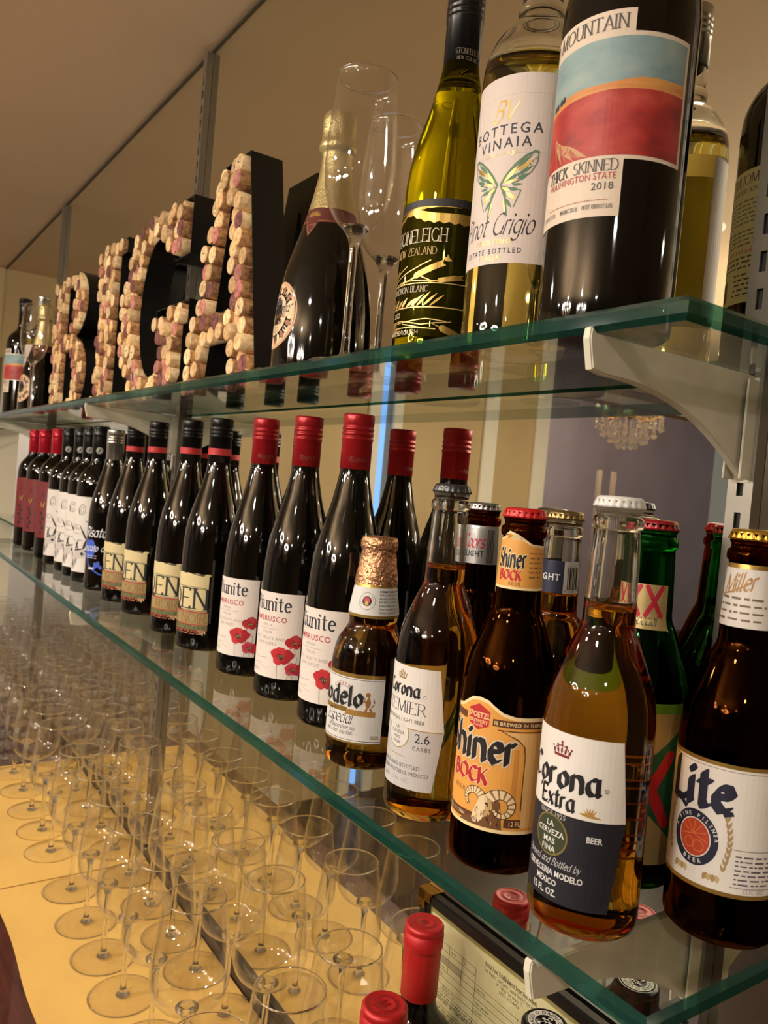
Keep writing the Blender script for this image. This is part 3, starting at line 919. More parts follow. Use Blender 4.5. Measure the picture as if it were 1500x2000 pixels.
def shiner():
    x, y = -.370, .3665
    pf = longneck(30.5, 229, 114, 164, 15.2, 13.0)
    b, R = bottle('beer_bottle', 'dark amber bottle with orange label and red cap showing a ram', 'bottle', x, y, ZL, pf, M['amber'], 64, 196, 2.6, M['beerdark'], group=BEERS)
    crown(b, 229, M['cap_red'], 13.5)
    a0 = A(x, y, -34.0)
    OR, CR, BR = (226, 160, 74), (240, 214, 160), (92, 52, 28)
    def outline(d):
        hw = 48 - d; lo = 27 + d
        top = [(hw, 100 - d), (30, 100 - d), (24, 100.2 - d), (16, 102 - d), (11, 105 - d), (6, 108.2 - d), (0, 109.2 - d), (-6, 108.2 - d), (-11, 105 - d), (-16, 102 - d), (-24, 100.2 - d), (-30, 100 - d), (-hw, 100 - d)]
        return [[(-hw, lo), (hw, lo)] + top]
    pr = Print(R, a0, 30.5, .18)
    pr.add(outline(0), CR).add(outline(2.2), OR, 1)
    lab = pr.build('label', b)
    t = Print(R, a0, 30.5, .32)
    t.add([[(-7.5, 92), (-8, 101), (0, 105), (8, 101), (7.5, 92), (0, 88.5)]], (184, 38, 40))
    t.add(sans('SPOETZL', 3.4, (0, 96.2), bold=.03, sx=.84), (238, 196, 150), 1).add(sans('BREWERY', 2.2, (0, 92.8), bold=.02), (238, 196, 150), 1).add(sans('SHINER', 1.6, (0, 90.6)), (238, 196, 150), 1)
    t.add(rect(10, 93.2, 45, 97.6) + rect(-45, 93.2, -10, 97.6), BR).add(sans('IS BREWED IN SHINER', 2.2, (28, 94.3), bold=.02, sp=1.1), CR, 1)
    t.add(line([(14, 91.2), (45, 91.2)], .7) + line([(16, 91), (27, 86), (31, 82), (32, 76), (32, 42)], .8), BR).add(rect(25, 48, 28, 80), (202, 136, 62))
    t.add([[(32.6, 31), (46, 31), (46, 90), (17, 90.6), (28, 85.6), (32, 81)]], (230, 184, 116))
    t.add(pen('Shiner', 19, 'black', (25.5, 70.5), 'r', sx=.96, grow=.055), (214, 196, 170), 1)
    t.add(pen('Shiner', 19, 'black', (25.5, 70.5), 'r', sx=.96), (26, 18, 18), 2)
    t.add(pen('BOCK', 9.6, 'blackbold', (-4.5, 55.8), sx=1.0, grow=.05), CR, 1)
    t.add(pen('BOCK', 9.6, 'blackbold', (-4.5, 55.8), sx=1.0), (180, 32, 40), 2)
    t.add(sans('BEER', 3.0, (-11, 47.5), sp=1.3), (120, 74, 40))
    t.add(rect(-45, 31, 4, 36.4) + rect(22, 31, 45, 36.4), BR).add(sans('SHINER, TX 77984', 2.3, (-16, 32.4), sx=.9), CR, 1).add(sans('12 FL. OZ.', 3.0, (33, 32.2), sx=.86), CR, 1)
    # ram: neck, muzzle, brow and two curled horns
    t.add([[(-9, 29.4), (-3, 33), (3, 36), (6, 45), (9, 50), (15, 50.5), (19, 46), (20, 38), (21, 29.4)]], (112, 74, 40), 1)
    t.add([[(1.2, 33.5), (2.2, 38), (5.4, 46), (8.2, 50), (11, 48), (9.8, 40), (8.4, 34), (5.6, 31.2), (2.6, 31)]], (238, 214, 172), 2)
    t.add([[(9.6, 47.5), (13.4, 47), (14.6, 42), (11.4, 37), (8.8, 35), (9.8, 41)]], (196, 158, 108), 2)
    t.add(disc(10.4, 44.4, 1.0, .7, 8), (30, 20, 14), 3).add(leaf((2.0, 33.4), (4.4, 33.8), .5), (50, 32, 20), 3).add(line([(2.4, 32.2), (5.6, 33)], .4), (60, 38, 24), 3)
    R9 = random.Random(12)
    for k in range(26):
        u_ = R9.uniform(3, 19.5); v_ = R9.uniform(30.4, 39 if u_ < 10 else 45)
        t.add(leaf((u_, v_ + 2.6), (u_ + R9.uniform(-.8, .8), v_), .42, 4), (60, 38, 22) if k % 2 else (216, 180, 128), 3)
    def horn(cu, cv, rr, a_s, a_e, w0, w1, ky=1.0, shrink=.45):
        n_ = 34; prev = None
        for i_ in range(n_ + 1):
            f = i_ / n_; a = rad(a_s + (a_e - a_s) * f); r_ = rr * (1 - shrink * f); hw = (w0 + (w1 - w0) * f) / 2
            cx_, cy_ = cos(a), sin(a) * ky
            e = [(cu + (r_ + d) * cx_, cv + (r_ + d) * cy_) for d in (-hw - .45, -hw, hw, hw + .45)]
            if prev:
                t.add([[prev[0], prev[3], e[3], e[0]]], (58, 36, 22), 3)
                t.add([[prev[1], prev[2], e[2], e[1]]], (236, 212, 168) if i_ % 3 else (150, 110, 70), 4)
            prev = e
    horn(19.5, 43.5, 8.6, 150, -150, 6.4, 1.6)
    horn(1.5, 45.0, 6.6, 20, 232, 5.4, 1.0, 1.0, .25)
    t.build('lettering', lab)
    n = Print(R, a0 + rad(22), 15.0, .18, du=1.5)
    n.add([[(-30, 177), (30, 177), (30, 205), (10, 206.5), (0, 212), (-6, 214), (-12, 210), (-30, 206)]], CR).add([[(-29, 178.6), (29, 178.6), (29, 203.6), (10, 205), (0, 210), (-6, 212), (-12, 208.5), (-29, 204.5)]], OR, 1)
    nl = n.build('neck_label', b)
    t = Print(R, a0 + rad(22), 15.0, .32, du=1.5)
    t.add(pen('Shiner', 11.5, 'black', (-4, 191), sx=.62, grow=.06), CR, 0).add(pen('Shiner', 11.5, 'black', (-4, 191), sx=.62), (26, 18, 18), 1)
    t.add(pen('BOCK', 6.0, 'blackbold', (-4, 183), sx=.9), RED).add(sans('BEER', 2.2, (0, 179.6), sp=1.3), (120, 74, 40)).add(paragraph(9, 201, 12, 6, 1.2, 3.0, 4), (140, 96, 56))
    t.build('lettering', nl)
shiner()

def miller():
    x, y = -.2505, .4316
    pf = longneck(30.5, 229, 114, 164, 15.0, 12.9)
    b, R = bottle('beer_bottle', 'dark amber bottle with white and gold round seal label and gold cap', 'bottle', x, y, ZL, pf, M['amber'], 64, 200, 2.6, M['beerdark'], group=BEERS)
    crown(b, 229, M['cap_gold'])
    a0 = A(x, y, -31.0)
    pr = Print(R, a0, 30.5, .18)
    pr.add(rect(-60, 29, 60, 101), GOLD).add(rect(-60, 31.4, 60, 98.8), WHITE, 1)
    lab = pr.build('label', b)
    t = Print(R, a0, 30.5, .32)
    NV = (26, 28, 50)
    t.add(line([(-60, 97.4), (60, 97.4)], .35), (120, 110, 96))
    t.add(pen('Lite', 21, 'blackbold', (0.5, 74.5), sx=.98), NV)
    t.add([[(-17.5, 78), (-15, 74.5), (-7, 69.5), (-5.5, 72), (-12, 75.5)]], NV, 1)
    t.add([[(13, 76), (15, 71.8), (20, 73.6), (19, 75.6)]], NV, 1)
    t.add(disc(0, 56, 13.6, 15.4, 36), NV).add(disc(0, 56, 9.6, 10.8, 32), WHITE, 1).add(disc(0, 56, 9.0, 10.2, 32), (176, 62, 34), 2)
    for k in range(7): t.add(line([(0, 58), (7.4 * cos(rad(-10 + k * 33)), 57 + 8.2 * sin(rad(-10 + k * 33)))], .45), (206, 116, 56), 3)
    t.add(ring(-2.5, 52.5, 2.6, 3.1, 14) + ring(3.0, 52, 2.8, 3.3, 14), (206, 116, 56), 3)
    t.add(circtext('A FINE PILSNER', 0, 56, 12.6, 2.1, 88, .02, .9, 12.2), WHITE, 1).add(circtext('BEER', 0, 56, 12.7, 2.3, 270, .02, .95, 13.5, True), WHITE, 1)
    for sg in (-1, 1):
        for k in range(9):
            a = rad(200 + k * 15) if sg < 0 else rad(-20 - k * 0 + k * 0)
            yy = 42 + k * 3.4; xx = sg * (16.6 + 2.2 * sin(k / 8 * PI))
            t.add(leaf((xx, yy), (xx + sg * 1.8, yy + 4.6), .75, 5) + leaf((xx, yy), (xx - sg * 1.0, yy + 4.4), .65, 5), (166, 142, 98))
        for k in range(4): t.add(leaf((sg * 9 + k * 1.6, 39.5), (sg * 9 + k * 2.6 - 2, 35), 1.5, 5), (186, 168, 124) if k % 2 else (160, 130, 84))
    t.add(line([(21, 55.5), (46, 55.5)], .4) + line([(21, 35), (46, 35)], .4), (110, 104, 108)).add(paragraph(22.5, 52.5, 22, 7, 1.3, 2.5, 11), (92, 88, 98))
    t.add(sans('12 FL. OZ.', 2.2, (34, 32.2), sx=.9), (150, 146, 152)).add(rect(52, 36, 53, 60) + rect(54, 36, 54.6, 60) + rect(55.5, 36, 57, 60), INK)
    t.build('lettering', lab)
    n = Print(R, a0 + rad(8), 15.0, .18, du=1.5)
    n.add(rect(-46, 173.5, 46, 209), WHITE).add(rect(-46, 206.5, 46, 209), GOLD, 1)
    nl = n.build('neck_label', b)
    t = Print(R, a0 + rad(8), 15.0, .30, du=1.5)
    t.add(pen('Miller', 10.5, 'scriptbold', (-1, 193.5), sx=.72, slope=.18), (178, 134, 84)).add(line([(-14, 190.5), (-5, 193), (4, 197.5)], .9), (178, 134, 84))
    for k in range(4): t.add(paragraph(-13 + k * -.5, 190.4 - k * 4.0, 30, 1, 1.7, 3, 20 + k), (120, 100, 84))
    t.build('lettering', nl)
miller()

def modelo():
    x, y = -.556, .3818
    r = 32.5
    S = [(r, 6), (r, 30), (r, 62), (r, 80), (r * .97, 92), (r * .87, 104), (22.6, 113), (20.6, 119), (21.2, 124), (21.4, 128), (19.6, 140), (17.6, 153), (15.8, 166), (13.8, 178)]
    pf = [(0, 4), (r * .6, 3), (r * .82, .5), (r * .9, 0), (r * .97, 2)] + smooth_prof(S, 3) + [(13.2, 181), (14.6, 183), (14.6, 190), (0, 190)]
    b, R = bottle('beer_bottle', 'squat beer bottle with copper foil neck and white gold-edged lion label', 'bottle', x, y, ZL, pf, M['clear'], 64, 150, 2.8, M['beer2'], group=BEERS)
    vs, fs = lathe_data(mm([(R(152) + .4, 152), (R(158) + .9, 158), (R(166) + .6, 166), (R(174) + .7, 174), (R(180) + 1.0, 180), (15.4, 182.5), (15.6, 188), (14.6, 191.6), (9, 192.2), (0, 191.4)]), 96, rmod=lambda a, k: .00045 * sin(a * 7 + k * 2.3) * sin(a * 13 + k) + .0003 * sin(a * 29 + k * 4))
    link('foil_wrap', mesh('foil_wrap', vs, fs), M['foil_rose'], b)
    a0 = A(x, y, -38)
    pr = Print(R, a0, r, .18)
    pr.add(rect(-36.5, 21.5, 36.5, 79.5), GOLD).add(rect(-36.5, 23.2, 36.5, 76.2), (218, 215, 210), 1)
    lab = pr.build('label', b)
    t = Print(R, a0, r, .32)
    t.add(line([(-36, 75), (36, 75)], .4) + line([(-36, 24.6), (36, 24.6)], .4), INK)
    t.add(circtext('CERVEZA', 0, 58, 12.5, 2.6, 90, .02, .9, 14), (170, 70, 80)).add(ring(0, 58, 10.2, 10.6, 24, 1, 20, 160), (150, 130, 130))
    t.add(pen('Modelo', 15.5, 'black', (18.8, 53), 'r', sx=.98, grow=.05), (198, 194, 190), 1).add(pen('Modelo', 15.5, 'black', (18.8, 53), 'r', sx=.98), (18, 18, 20), 2)
    BZ = (150, 104, 50)
    for q in (((23, 52), (24, 62), 2.2), ((21, 59), (18.5, 62.5), .8), ((22, 57), (19, 58.5), .8), ((23, 53), (21, 48), 1.0), ((25, 53), (27, 48.5), 1.0), ((26, 53), (29, 56), .6), ((29, 56), (27.5, 61), .6)): t.add(leaf(*q), BZ, 1)
    t.add(disc(23, 63.4, 2.0), BZ, 1)
    t.add([[(-30, 46.2), (5, 47.4), (6, 51.4), (-30, 50.4)]], GOLD).add([[(4, 45.4), (30, 45.0), (30, 49.4), (6, 50.2)]], (160, 118, 56), 1).add(sans('1925', 2.0, (-8, 47.6)), (70, 50, 26), 2)
    t.add(pen('Especial.', 9.5, 'script', (-2, 38), sx=.80), (24, 24, 26)).add(pen('full flavored pilsner-style', 3.4, 'script', (0, 33.0), sx=.72), (40, 40, 42)).add(pen('with a clean, crisp finish', 3.4, 'script', (-2, 28.8), sx=.72), (40, 40, 42))
    t.add(sans('BEER', 3.0, (31, 26.6), sx=.85), (140, 120, 84))
    t.build('lettering', lab)
    n = Print(R, a0 + rad(28), 20, .2, du=1.5)
    n.add(rect(-40, 124.5, 40, 152.5), GOLD).add(rect(-40, 127, 40, 149.8), (214, 212, 208), 1)
    nl = n.build('neck_label', b)
    t = Print(R, a0 + rad(28), 20, .34, du=1.5)
    t.add(disc(-3, 138.5, 7.2), WHITE).add(ring(-3, 138.5, 6.9, 7.2, 24), INK, 1).add(disc(-3, 138.5, 4.1), (40, 20, 22), 1).add(disc(-3, 139.2, 2.6), (196, 60, 70), 2).add(leaf((-3, 134.8), (-3, 139), 1.6), (206, 176, 90), 3)
    t.add(circtext('CERVECERIA MODELO', -3, 138.5, 5.6, 1.3, 90, 0, .8, 17), INK, 1)
    for k, s_ in enumerate(('GOVERNMENT WARNING: (1) ACCORDING', 'GENERAL, WOMEN SHOULD NOT DRINK', 'BEVERAGES DURING PREGNANCY BECAUSE', 'BIRTH DEFECTS. (2) CONSUMPTION OF', 'BEVERAGES IMPAIRS YOUR ABILITY TO', 'OPERATE MACHINERY, AND MAY CAUSE', 'IMPORTED BY CROWN IMPORTS, CHICAGO')):
        t.add(sans(s_, 1.75, (7.5, 146.2 - 2.9 * k), 'l', sx=.52, bold=.02 if k == 0 else 0), (56, 54, 56))
    t.build('lettering', nl)
modelo()

def coors():
    x, y = -.490, .438
    pf = longneck(30.5, 229, 110, 156, 15.0, 12.9)
    b, R = bottle('beer_bottle', 'amber bottle with brushed silver neck label and silver cap behind the front row', 'bottle', x, y, ZL, pf, M['amber'], 56, 178, 2.6, M['beerdark'], group=BEERS)
    crown(b, 229, M['cap_silver'])
    a0 = A(x, y, -22)
    n = Print(R, a0, 15.0, .2, du=1.5, vo=-4)
    n.add(rect(-44, 183, 44, 214), ((176, 174, 172), .7, .35))
    nl = n.build('neck_label', b)
    t = Print(R, a0, 15.0, .3, du=1.5, vo=-4)
    t.add(pen('Coors', 10.5, 'scriptbold', (-2.5, 196), sx=.74), (176, 24, 46)).add(sans('LIGHT', 4.6, (0, 189), bold=.03, sx=.8, sp=1.2), INK)
    for k in range(5): t.add(rect(11 + k * 1.5, 184, 12 + k * 1.5, 211), (70, 68, 68))
    t.build('lettering', nl)
    pr = Print(R, a0, 30.5, .2)
    pr.add(rect(-48, 26, 48, 96), ((186, 184, 182), .6, .35)).add(pen('Coors', 18, 'scriptbold', (0, 62)), (176, 24, 46), 1).add(sans('LIGHT', 8, (0, 48), bold=.03), INK, 1)
    pr.build('label', b)
coors()

def light_beer():
    x, y = -.398, .434
    pf = longneck(30.5, 229, 108, 154, 15.0, 13.0)
    b, R = bottle('beer_bottle', 'clear bottle with navy neck label, barcode and bronze cap in the second row', 'bottle', x, y, ZL, pf, M['clear'], 56, 168, 2.8, M['beer2'], group=BEERS)
    crown(b, 229, M['cap_bronze'])
    a0 = A(x, y, -16)
    n = Print(R, a0, 15.0, .2, du=1.5, vo=-5)
    n.add(rect(-44, 175, 7.5, 198), (28, 34, 62)).add(rect(7.5, 175, 22, 198), (214, 212, 208))
    nl = n.build('neck_label', b)
    t = Print(R, a0, 15.0, .3, du=1.5, vo=-5)
    t.add(sans('LIGHT', 4.6, (4.8, 184), 'r', bold=.02, sp=1.15), (224, 222, 218)).add(sans('0', 1.8, (9.2, 176)), INK)
    for k, wd in enumerate((.5, 1, .4, .8, .5, 1.1, .5)): t.add(rect(10.4 + k * 1.5, 178, 10.4 + k * 1.5 + wd, 194), INK)
    t.build('lettering', nl)
    pr = Print(R, a0, 30.5, .2)
    pr.add(rect(-45, 28, 45, 92), (28, 34, 62)).add(sans('LIGHT', 10, (0, 55), bold=.02), WHITE, 1)
    pr.build('label', b)
light_beer()

def green_beer():
    x, y = -.3195, .434
    pf = longneck(30.5, 229, 116, 166, 15.0, 13.0)
    b, R = bottle('beer_bottle', 'green beer bottle with gold label, red letters and dark red cap', 'bottle', x, y, ZL, pf, M['green'], 56, 172, 2.8, M['greenbeer'], group=BEERS)
    crown(b, 229, M['cap_redgrey'])
    a0 = A(x, y, -10)
    GL = ((190, 166, 112), .35, .4)
    n = Print(R, a0, 15.0, .2, du=1.5, vo=-5)
    n.add(rect(-17, 165, 15, 193), GL)
    nl = n.build('neck_label', b)
    t = Print(R, a0, 15.0, .3, du=1.5, vo=-5)
    t.add(pen('XX', 18, 'bold', (-1, 173.5), sx=.95), (184, 26, 52)).add(pen('Especial', 6.6, 'script', (0, 167.5), sx=.66), (34, 62, 40))
    t.build('lettering', nl)
    pr = Print(R, a0, 30.5, .2, vo=-7)
    pr.add(rect(-40, 24, 36, 118), (26, 92, 56)).add([[(-40, 118), (35, 118), (35, 108), (12, 88), (-40, 84)]], GL, 1).add([[(-40, 24), (35, 24), (35, 38), (14, 58), (-40, 60)]], GL, 1)
    pr.add(rect(-40, 118, 36, 124), (96, 140, 30), 1)
    pr.add(pen('XX', 42, 'bold', (0, 50), sx=1.0), (200, 34, 40), 2)
    pr.build('label', b)
green_beer()

# ---- red wines on the lower shelf
def riunite(x, right, label):
    y = .415
    b, R = bottle('wine_bottle', label, 'bottle', x, y, ZL, burgundy(37, 303), M['darkglass'], 64, group='red capped poppy label wines on the lower shelf')
    screwcap(b, 249, 303, M['red_cap'], 15.1)
    a0 = A(x, y, right) - 70 / 57.3
    pr = Print(R, a0, 37, .2)
    pr.add(rect(-45.2, 23.5, 45.2, 113.5), (226, 214, 205))
    lab = pr.build('label', b)
    t = Print(R, a0, 37, .28)
    t.add(pen('Riunite', 14.5, 'serif', (32, 94.5), 'r', sx=.88, gap=.2, grow=.022), (26, 28, 44))
    t.add(sans('LAMBRUSCO', 5.6, (28.5, 83), 'r', sp=1.12, bold=.008), (176, 44, 56))
    G = (158, 142, 136)
    t.add(sans('EMILIA', 2.8, (6, 77.5), sp=1.2), G).add(line([(-8, 75.2), (22, 75.2)], .4), G).add(sans('ITALIA', 2.8, (6, 70.2), sp=1.2), G).add(sans('FIZZY, FRUITY AND', 3.2, (6, 63.4), sp=1.1), G).add(sans('SEMI SWEET', 3.2, (6, 58), sp=1.1), G).add(sans('ENJOY CHILLED', 2.8, (-17, 29), sp=1.1), G)
    # poppies
    def poppy(cu, cv, s_, seed, c1=(198, 38, 46), c2=(172, 26, 38)):
        R_ = random.Random(seed)
        for k in range(5):
            a = 2 * PI * k / 5 + R_.uniform(-.35, .35) + .4; f = R_.uniform(.42, .56); g = R_.uniform(.50, .64); p3 = R_.uniform(0, 6)
            col = tuple(int(v * (1 + R_.uniform(-.10, .10))) for v in (c1 if k % 2 else c2))
            t.add([[(cu + f * s_ * cos(a) + s_ * g * (1 + .10 * sin(3 * q + p3) + .05 * sin(7 * q)) * cos(q), cv + .85 * f * s_ * sin(a) + s_ * g * .86 * (1 + .10 * sin(4 * q + p3)) * sin(q)) for q in [2 * PI * i / 18 for i in range(18)]]], col, 2 + k % 3)
        t.add([[(cu - .1 * s_ + s_ * .32 * (1 + .3 * sin(q * 5)) * cos(q), cv - .1 * s_ + s_ * .22 * (1 + .3 * sin(q * 4)) * sin(q)) for q in [2 * PI * i / 20 for i in range(20)]]], (40, 18, 20), 5)
        for k in range(4): t.add(line([(cu - .3 * s_ + .15 * s_ * k, cv - .2 * s_), (cu - .2 * s_ + .15 * s_ * k, cv + .02 * s_)], .5), (190, 160, 80), 6)
    t.add(line([(22, 24), (21, 40)], .5) + line([(33, 24), (35, 52), (34, 58)], .5) + line([(38, 24), (42, 46), (38, 56)], .4), (110, 96, 84), 1)
    poppy(25.5, 48.5, 11.5, 1)
    poppy(38.5, 63, 8.6, 2, (196, 56, 66))
    poppy(39, 35, 8.4, 3, (206, 66, 84), (190, 40, 62))
    t.add(line([(-42, 46), (-30, 44), (-18, 46), (-6, 43), (8, 44)], .5) + line([(-30, 44), (-30, 52), (-27, 52), (-27, 45)], .5) + line([(-24, 45), (-22, 50), (-16, 47)], .5) + line([(-40, 40), (-20, 36), (4, 38)], .4) + line([(-6, 36), (10, 33)], .3), (166, 138, 122), 1)
    t.build('lettering', lab)
    c = Print(lambda v: 15.1, A(x, y, 10), 15.1, .16, du=1.5)
    c.add(pen('Riunite', 5.2, 'serif', (0, 256), sx=.95), (126, 60, 46))
    c.build('cap_lettering', b)
riunite(-.6585, 11.8, 'red capped poppy label wine bottle beside the squat beer bottle')
riunite(-.759, 16.5, 'red capped poppy label wine bottle standing in the middle of three')
riunite(-.864, 11.0, 'red capped poppy label wine bottle next to the cream label pinot noir')

def eden_mesh(x, label, first=[]):
    y = .415
    if first:
        return dup(first[0], (x, y, ZL), label)
    b, R = bottle('wine_bottle', label, 'bottle', x, y, ZL, burgundy(38.5, 306), M['darkglass'], 60, group='cream label pinot noir bottles on the lower shelf')
    screwcap(b, 247, 306, M['black_cap'], 15.1)
    c = Print(lambda v: 15.1, -PI / 2, 15.1, .14, du=1.5)
    c.add(rect(-47, 257, 47, 266), (188, 42, 44))
    band = c.build('cap_band', b)
    a0 = A(x, y, 2.6) - 70 / 57.3
    pr = Print(R, a0, 38.5, .2)
    top = [(47.0 - i * 4.7, 100.6 + .5 * sin(i * 2.1)) for i in range(21)]
    pr.add([[(-47, 15.5), (0, 14.8), (47, 15.2)] + top], (214, 196, 146))
    lab = pr.build('label', b)
    t = Print(R, a0, 38.5, .28)
    BK = (26, 32, 32)
    t.add([[(20, 100.2), (40, 100.4), (38, 97.8), (30, 98.6)]], (70, 62, 50)).add(line([(-40, 84.5), (-20, 84), (0, 83), (20, 83.4), (42, 82.6)], .8) + line([(10, 82), (40, 81.4)], .7), (90, 84, 66))
    t.add(pen('EDEN', 26, 'serif', (44.8, 55), 'r', sx=1.02, gap=.2, grow=.008), BK)
    t.add(line([(-47, 52.6), (47, 52.6)], .9), BK).add(rect(-47, 49.6, 47, 51.6), (162, 62, 48)).add(rect(-47, 35.0, 47, 49.6), (150, 136, 84)).add(pen('PINOT NOIR', 12.0, 'seriflight', (45, 36.6), 'r', sx=1.06), (150, 52, 44), 1)
    t.add(rect(-47, 33.4, 47, 35.0), (162, 62, 48)).add(rect(-47, 27.6, 47, 33.2), (104, 110, 66)).add(pen('RIVER VALLEY', 4.8, 'serif', (45, 28.2), 'r', sx=1.5), (52, 60, 36), 1).add(rect(-47, 26.4, 47, 27.4), (162, 62, 48)).add(paragraph(-40, 25.8, 84, 2, 1.9, 2.5, 31), (158, 92, 62))
    t.build('lettering', lab)
    first.append(b)
    return b
for x, l in ((-1.0, 'cream label pinot noir bottle nearest to the poppy label wines'), (-1.107, 'second cream label pinot noir bottle counting from the poppy labels'), (-1.255, 'third cream label pinot noir bottle counting from the poppy labels'), (-1.372, 'cream label pinot noir bottle beside the blue flower bottle')):
    eden_mesh(x, l)

def risata():
    x, y = -1.494, .415
    b, R = bottle('wine_bottle', 'dark bottle with silver cap and blue flower printed on the glass', 'bottle', x, y, ZL, burgundy(38, 296), M['darkglass'], 56)
    screwcap(b, 224, 296, M['silver_cap'], 15.6)
    a0 = A(x, y, -52)
    pr = Print(R, a0, 38, .2)
    BL = (52, 84, 190)
    for k in range(6): pr.add(disc(-4 + 11 * cos(k * 1.05), 76 + 10 * sin(k * 1.05), 8, n=14), BL)
    pr.add(disc(-4, 76, 9, n=14), BL)
    pr.add(line([(-8, 64), (-4, 48), (8, 38), (24, 30), (40, 30)], 2.6), BL)
    for k in range(7): pr.add(disc(14 + 6 * cos(k * .9) + k, 46 + 5 * sin(k * 1.7), 3.2, n=10), BL)
    pr.add(pen('Risata', 17, 'scriptbold', (8, 98), sx=.9), (210, 210, 216), 1).add(pen("Moscato d'Asti", 12, 'scriptbold', (12, 72), sx=.9), (210, 210, 216), 1).add(paragraph(-10, 64, 26, 2, 2, 4, 3), (190, 190, 200), 1).add(rect(-2, 38, 10, 42), (190, 190, 200), 1)
    pr.build('printed_label', b)
risata()

def stag(x, label, first=[]):
    y = .415
    if first: return dup(first[0], (x, y, ZL), label)
    b, R = bottle('wine_bottle', label, 'bottle', x, y, ZL, bordeaux(37.5, 303, 190), M['darkglass'], 56, group='white stag label bottles on the lower shelf')
    capsule(b, 240, 304, M['black_cap'], 15.0)
    c = Print(lambda v: 15.2, A(x, y, 2), 15.2, .2, du=1.5)
    c.add(disc(-2, 256, 6.5), (176, 172, 164)).add(ring(-2, 256, 4.4, 5.2, 20), INK, 1).add(leaf((-4, 252), (0, 260), 1.6), INK, 1)
    c.build('cap_seal', b)
    a0 = A(x, y, -68)
    pr = Print(R, a0, 37.5, .2)
    pr.add(rect(-60, 19.5, 60, 165), (222, 214, 206))
    lab = pr.build('label', b)
    t = Print(R, a0, 37.5, .28)
    DK = (34, 32, 32)
    t.add(ring(18, 140, 6.5, 7.5, 20, 1.4) + ring(18, 140, 3, 3.8, 14, 1.6), (110, 106, 104)).add(leaf((12, 128), (8, 146), 1.2), DK)
    t.add(pen('STAG', 10, 'serif', (-1, 101), sx=.85), (60, 56, 54)).add(paragraph(-10, 94, 30, 1, 2, 3, 2), (150, 146, 142)).add(paragraph(-10, 82, 40, 1, 4, 3, 3), (176, 172, 168))
    for q in (((30, 66), (58, 112), 4), ((44, 96), (40, 128), 3.2), ((54, 110), (56, 142), 3), ((34, 78), (14, 112), 2), ((24, 62), (36, 92), 3), ((6, 60), (14, 84), 2.4), ((16, 62), (4, 78), 1.6), ((26, 120), (48, 106), 1.4)): t.add(leaf(*q), DK)
    t.add([[(-6, 48), (6, 60), (24, 66), (34, 60), (30, 50), (14, 44), (8, 30), (-4, 28)]], (196, 188, 182), 1)
    for q in (((-4, 58), (-14, 40), 4), ((2, 60), (30, 66), 1.6), ((20, 56), (28, 54), 3.2), ((-2, 44), (4, 24), 2.4), ((10, 46), (8, 32), 1.2), ((28, 62), (46, 56), 3), ((-16, 40), (-8, 22), 3)): t.add(leaf(*q), DK, 2)
    t.build('lettering', lab)
    first.append(b)
    return b
for x, l in ((-1.596, 'white stag label wine bottle beside the blue flower bottle'), (-1.672, 'second white stag label wine bottle counting from the blue flower bottle'), (-1.748, 'third white stag label wine bottle counting from the blue flower bottle'), (-1.856, 'white stag label wine bottle next to the red label wines')):
    stag(x, l)

def redlabel(x, label, first=[]):
    y = .415
    if first: return dup(first[0], (x, y, ZL), label)
    b, R = bottle('wine_bottle', label, 'bottle', x, y, ZL, bordeaux(37.5, 303, 196), M['darkglass'], 56, group='dark red label wines at the far end of the lower shelf')
    capsule(b, 244, 303, pbr('bright_red_capsule', (190, 28, 48), .3, .4), 15.0)
    a0 = A(x, y, -40)
    pr = Print(R, a0, 37.5, .2)
    pr.add(rect(-70, 48, 70, 177), (112, 24, 30))
    lab = pr.build('label', b)
    t = Print(R, a0, 37.5, .28)
    for k in range(5): t.add(leaf((-6 + k * 2, 118), (-10 + k * 5, 132), 1.6), (196, 140, 60) if k % 2 else (40, 14, 16))
    for k in range(5): t.add(disc(-3 + (k % 2) * 5, 104 - k * 11, 4, 5, 10), (36, 12, 14))
    t.add(leaf((-4, 140), (4, 158), 2), (60, 16, 20))
    t.build('lettering', lab)
    first.append(b)
    return b
for x, l in ((-1.965, 'dark red label wine bottle next to the white stag labels'), (-2.114, 'dark red label wine bottle in the middle of three'), (-2.237, 'dark red label wine bottle last at the far end of the lower shelf')):
    redlabel(x, l)

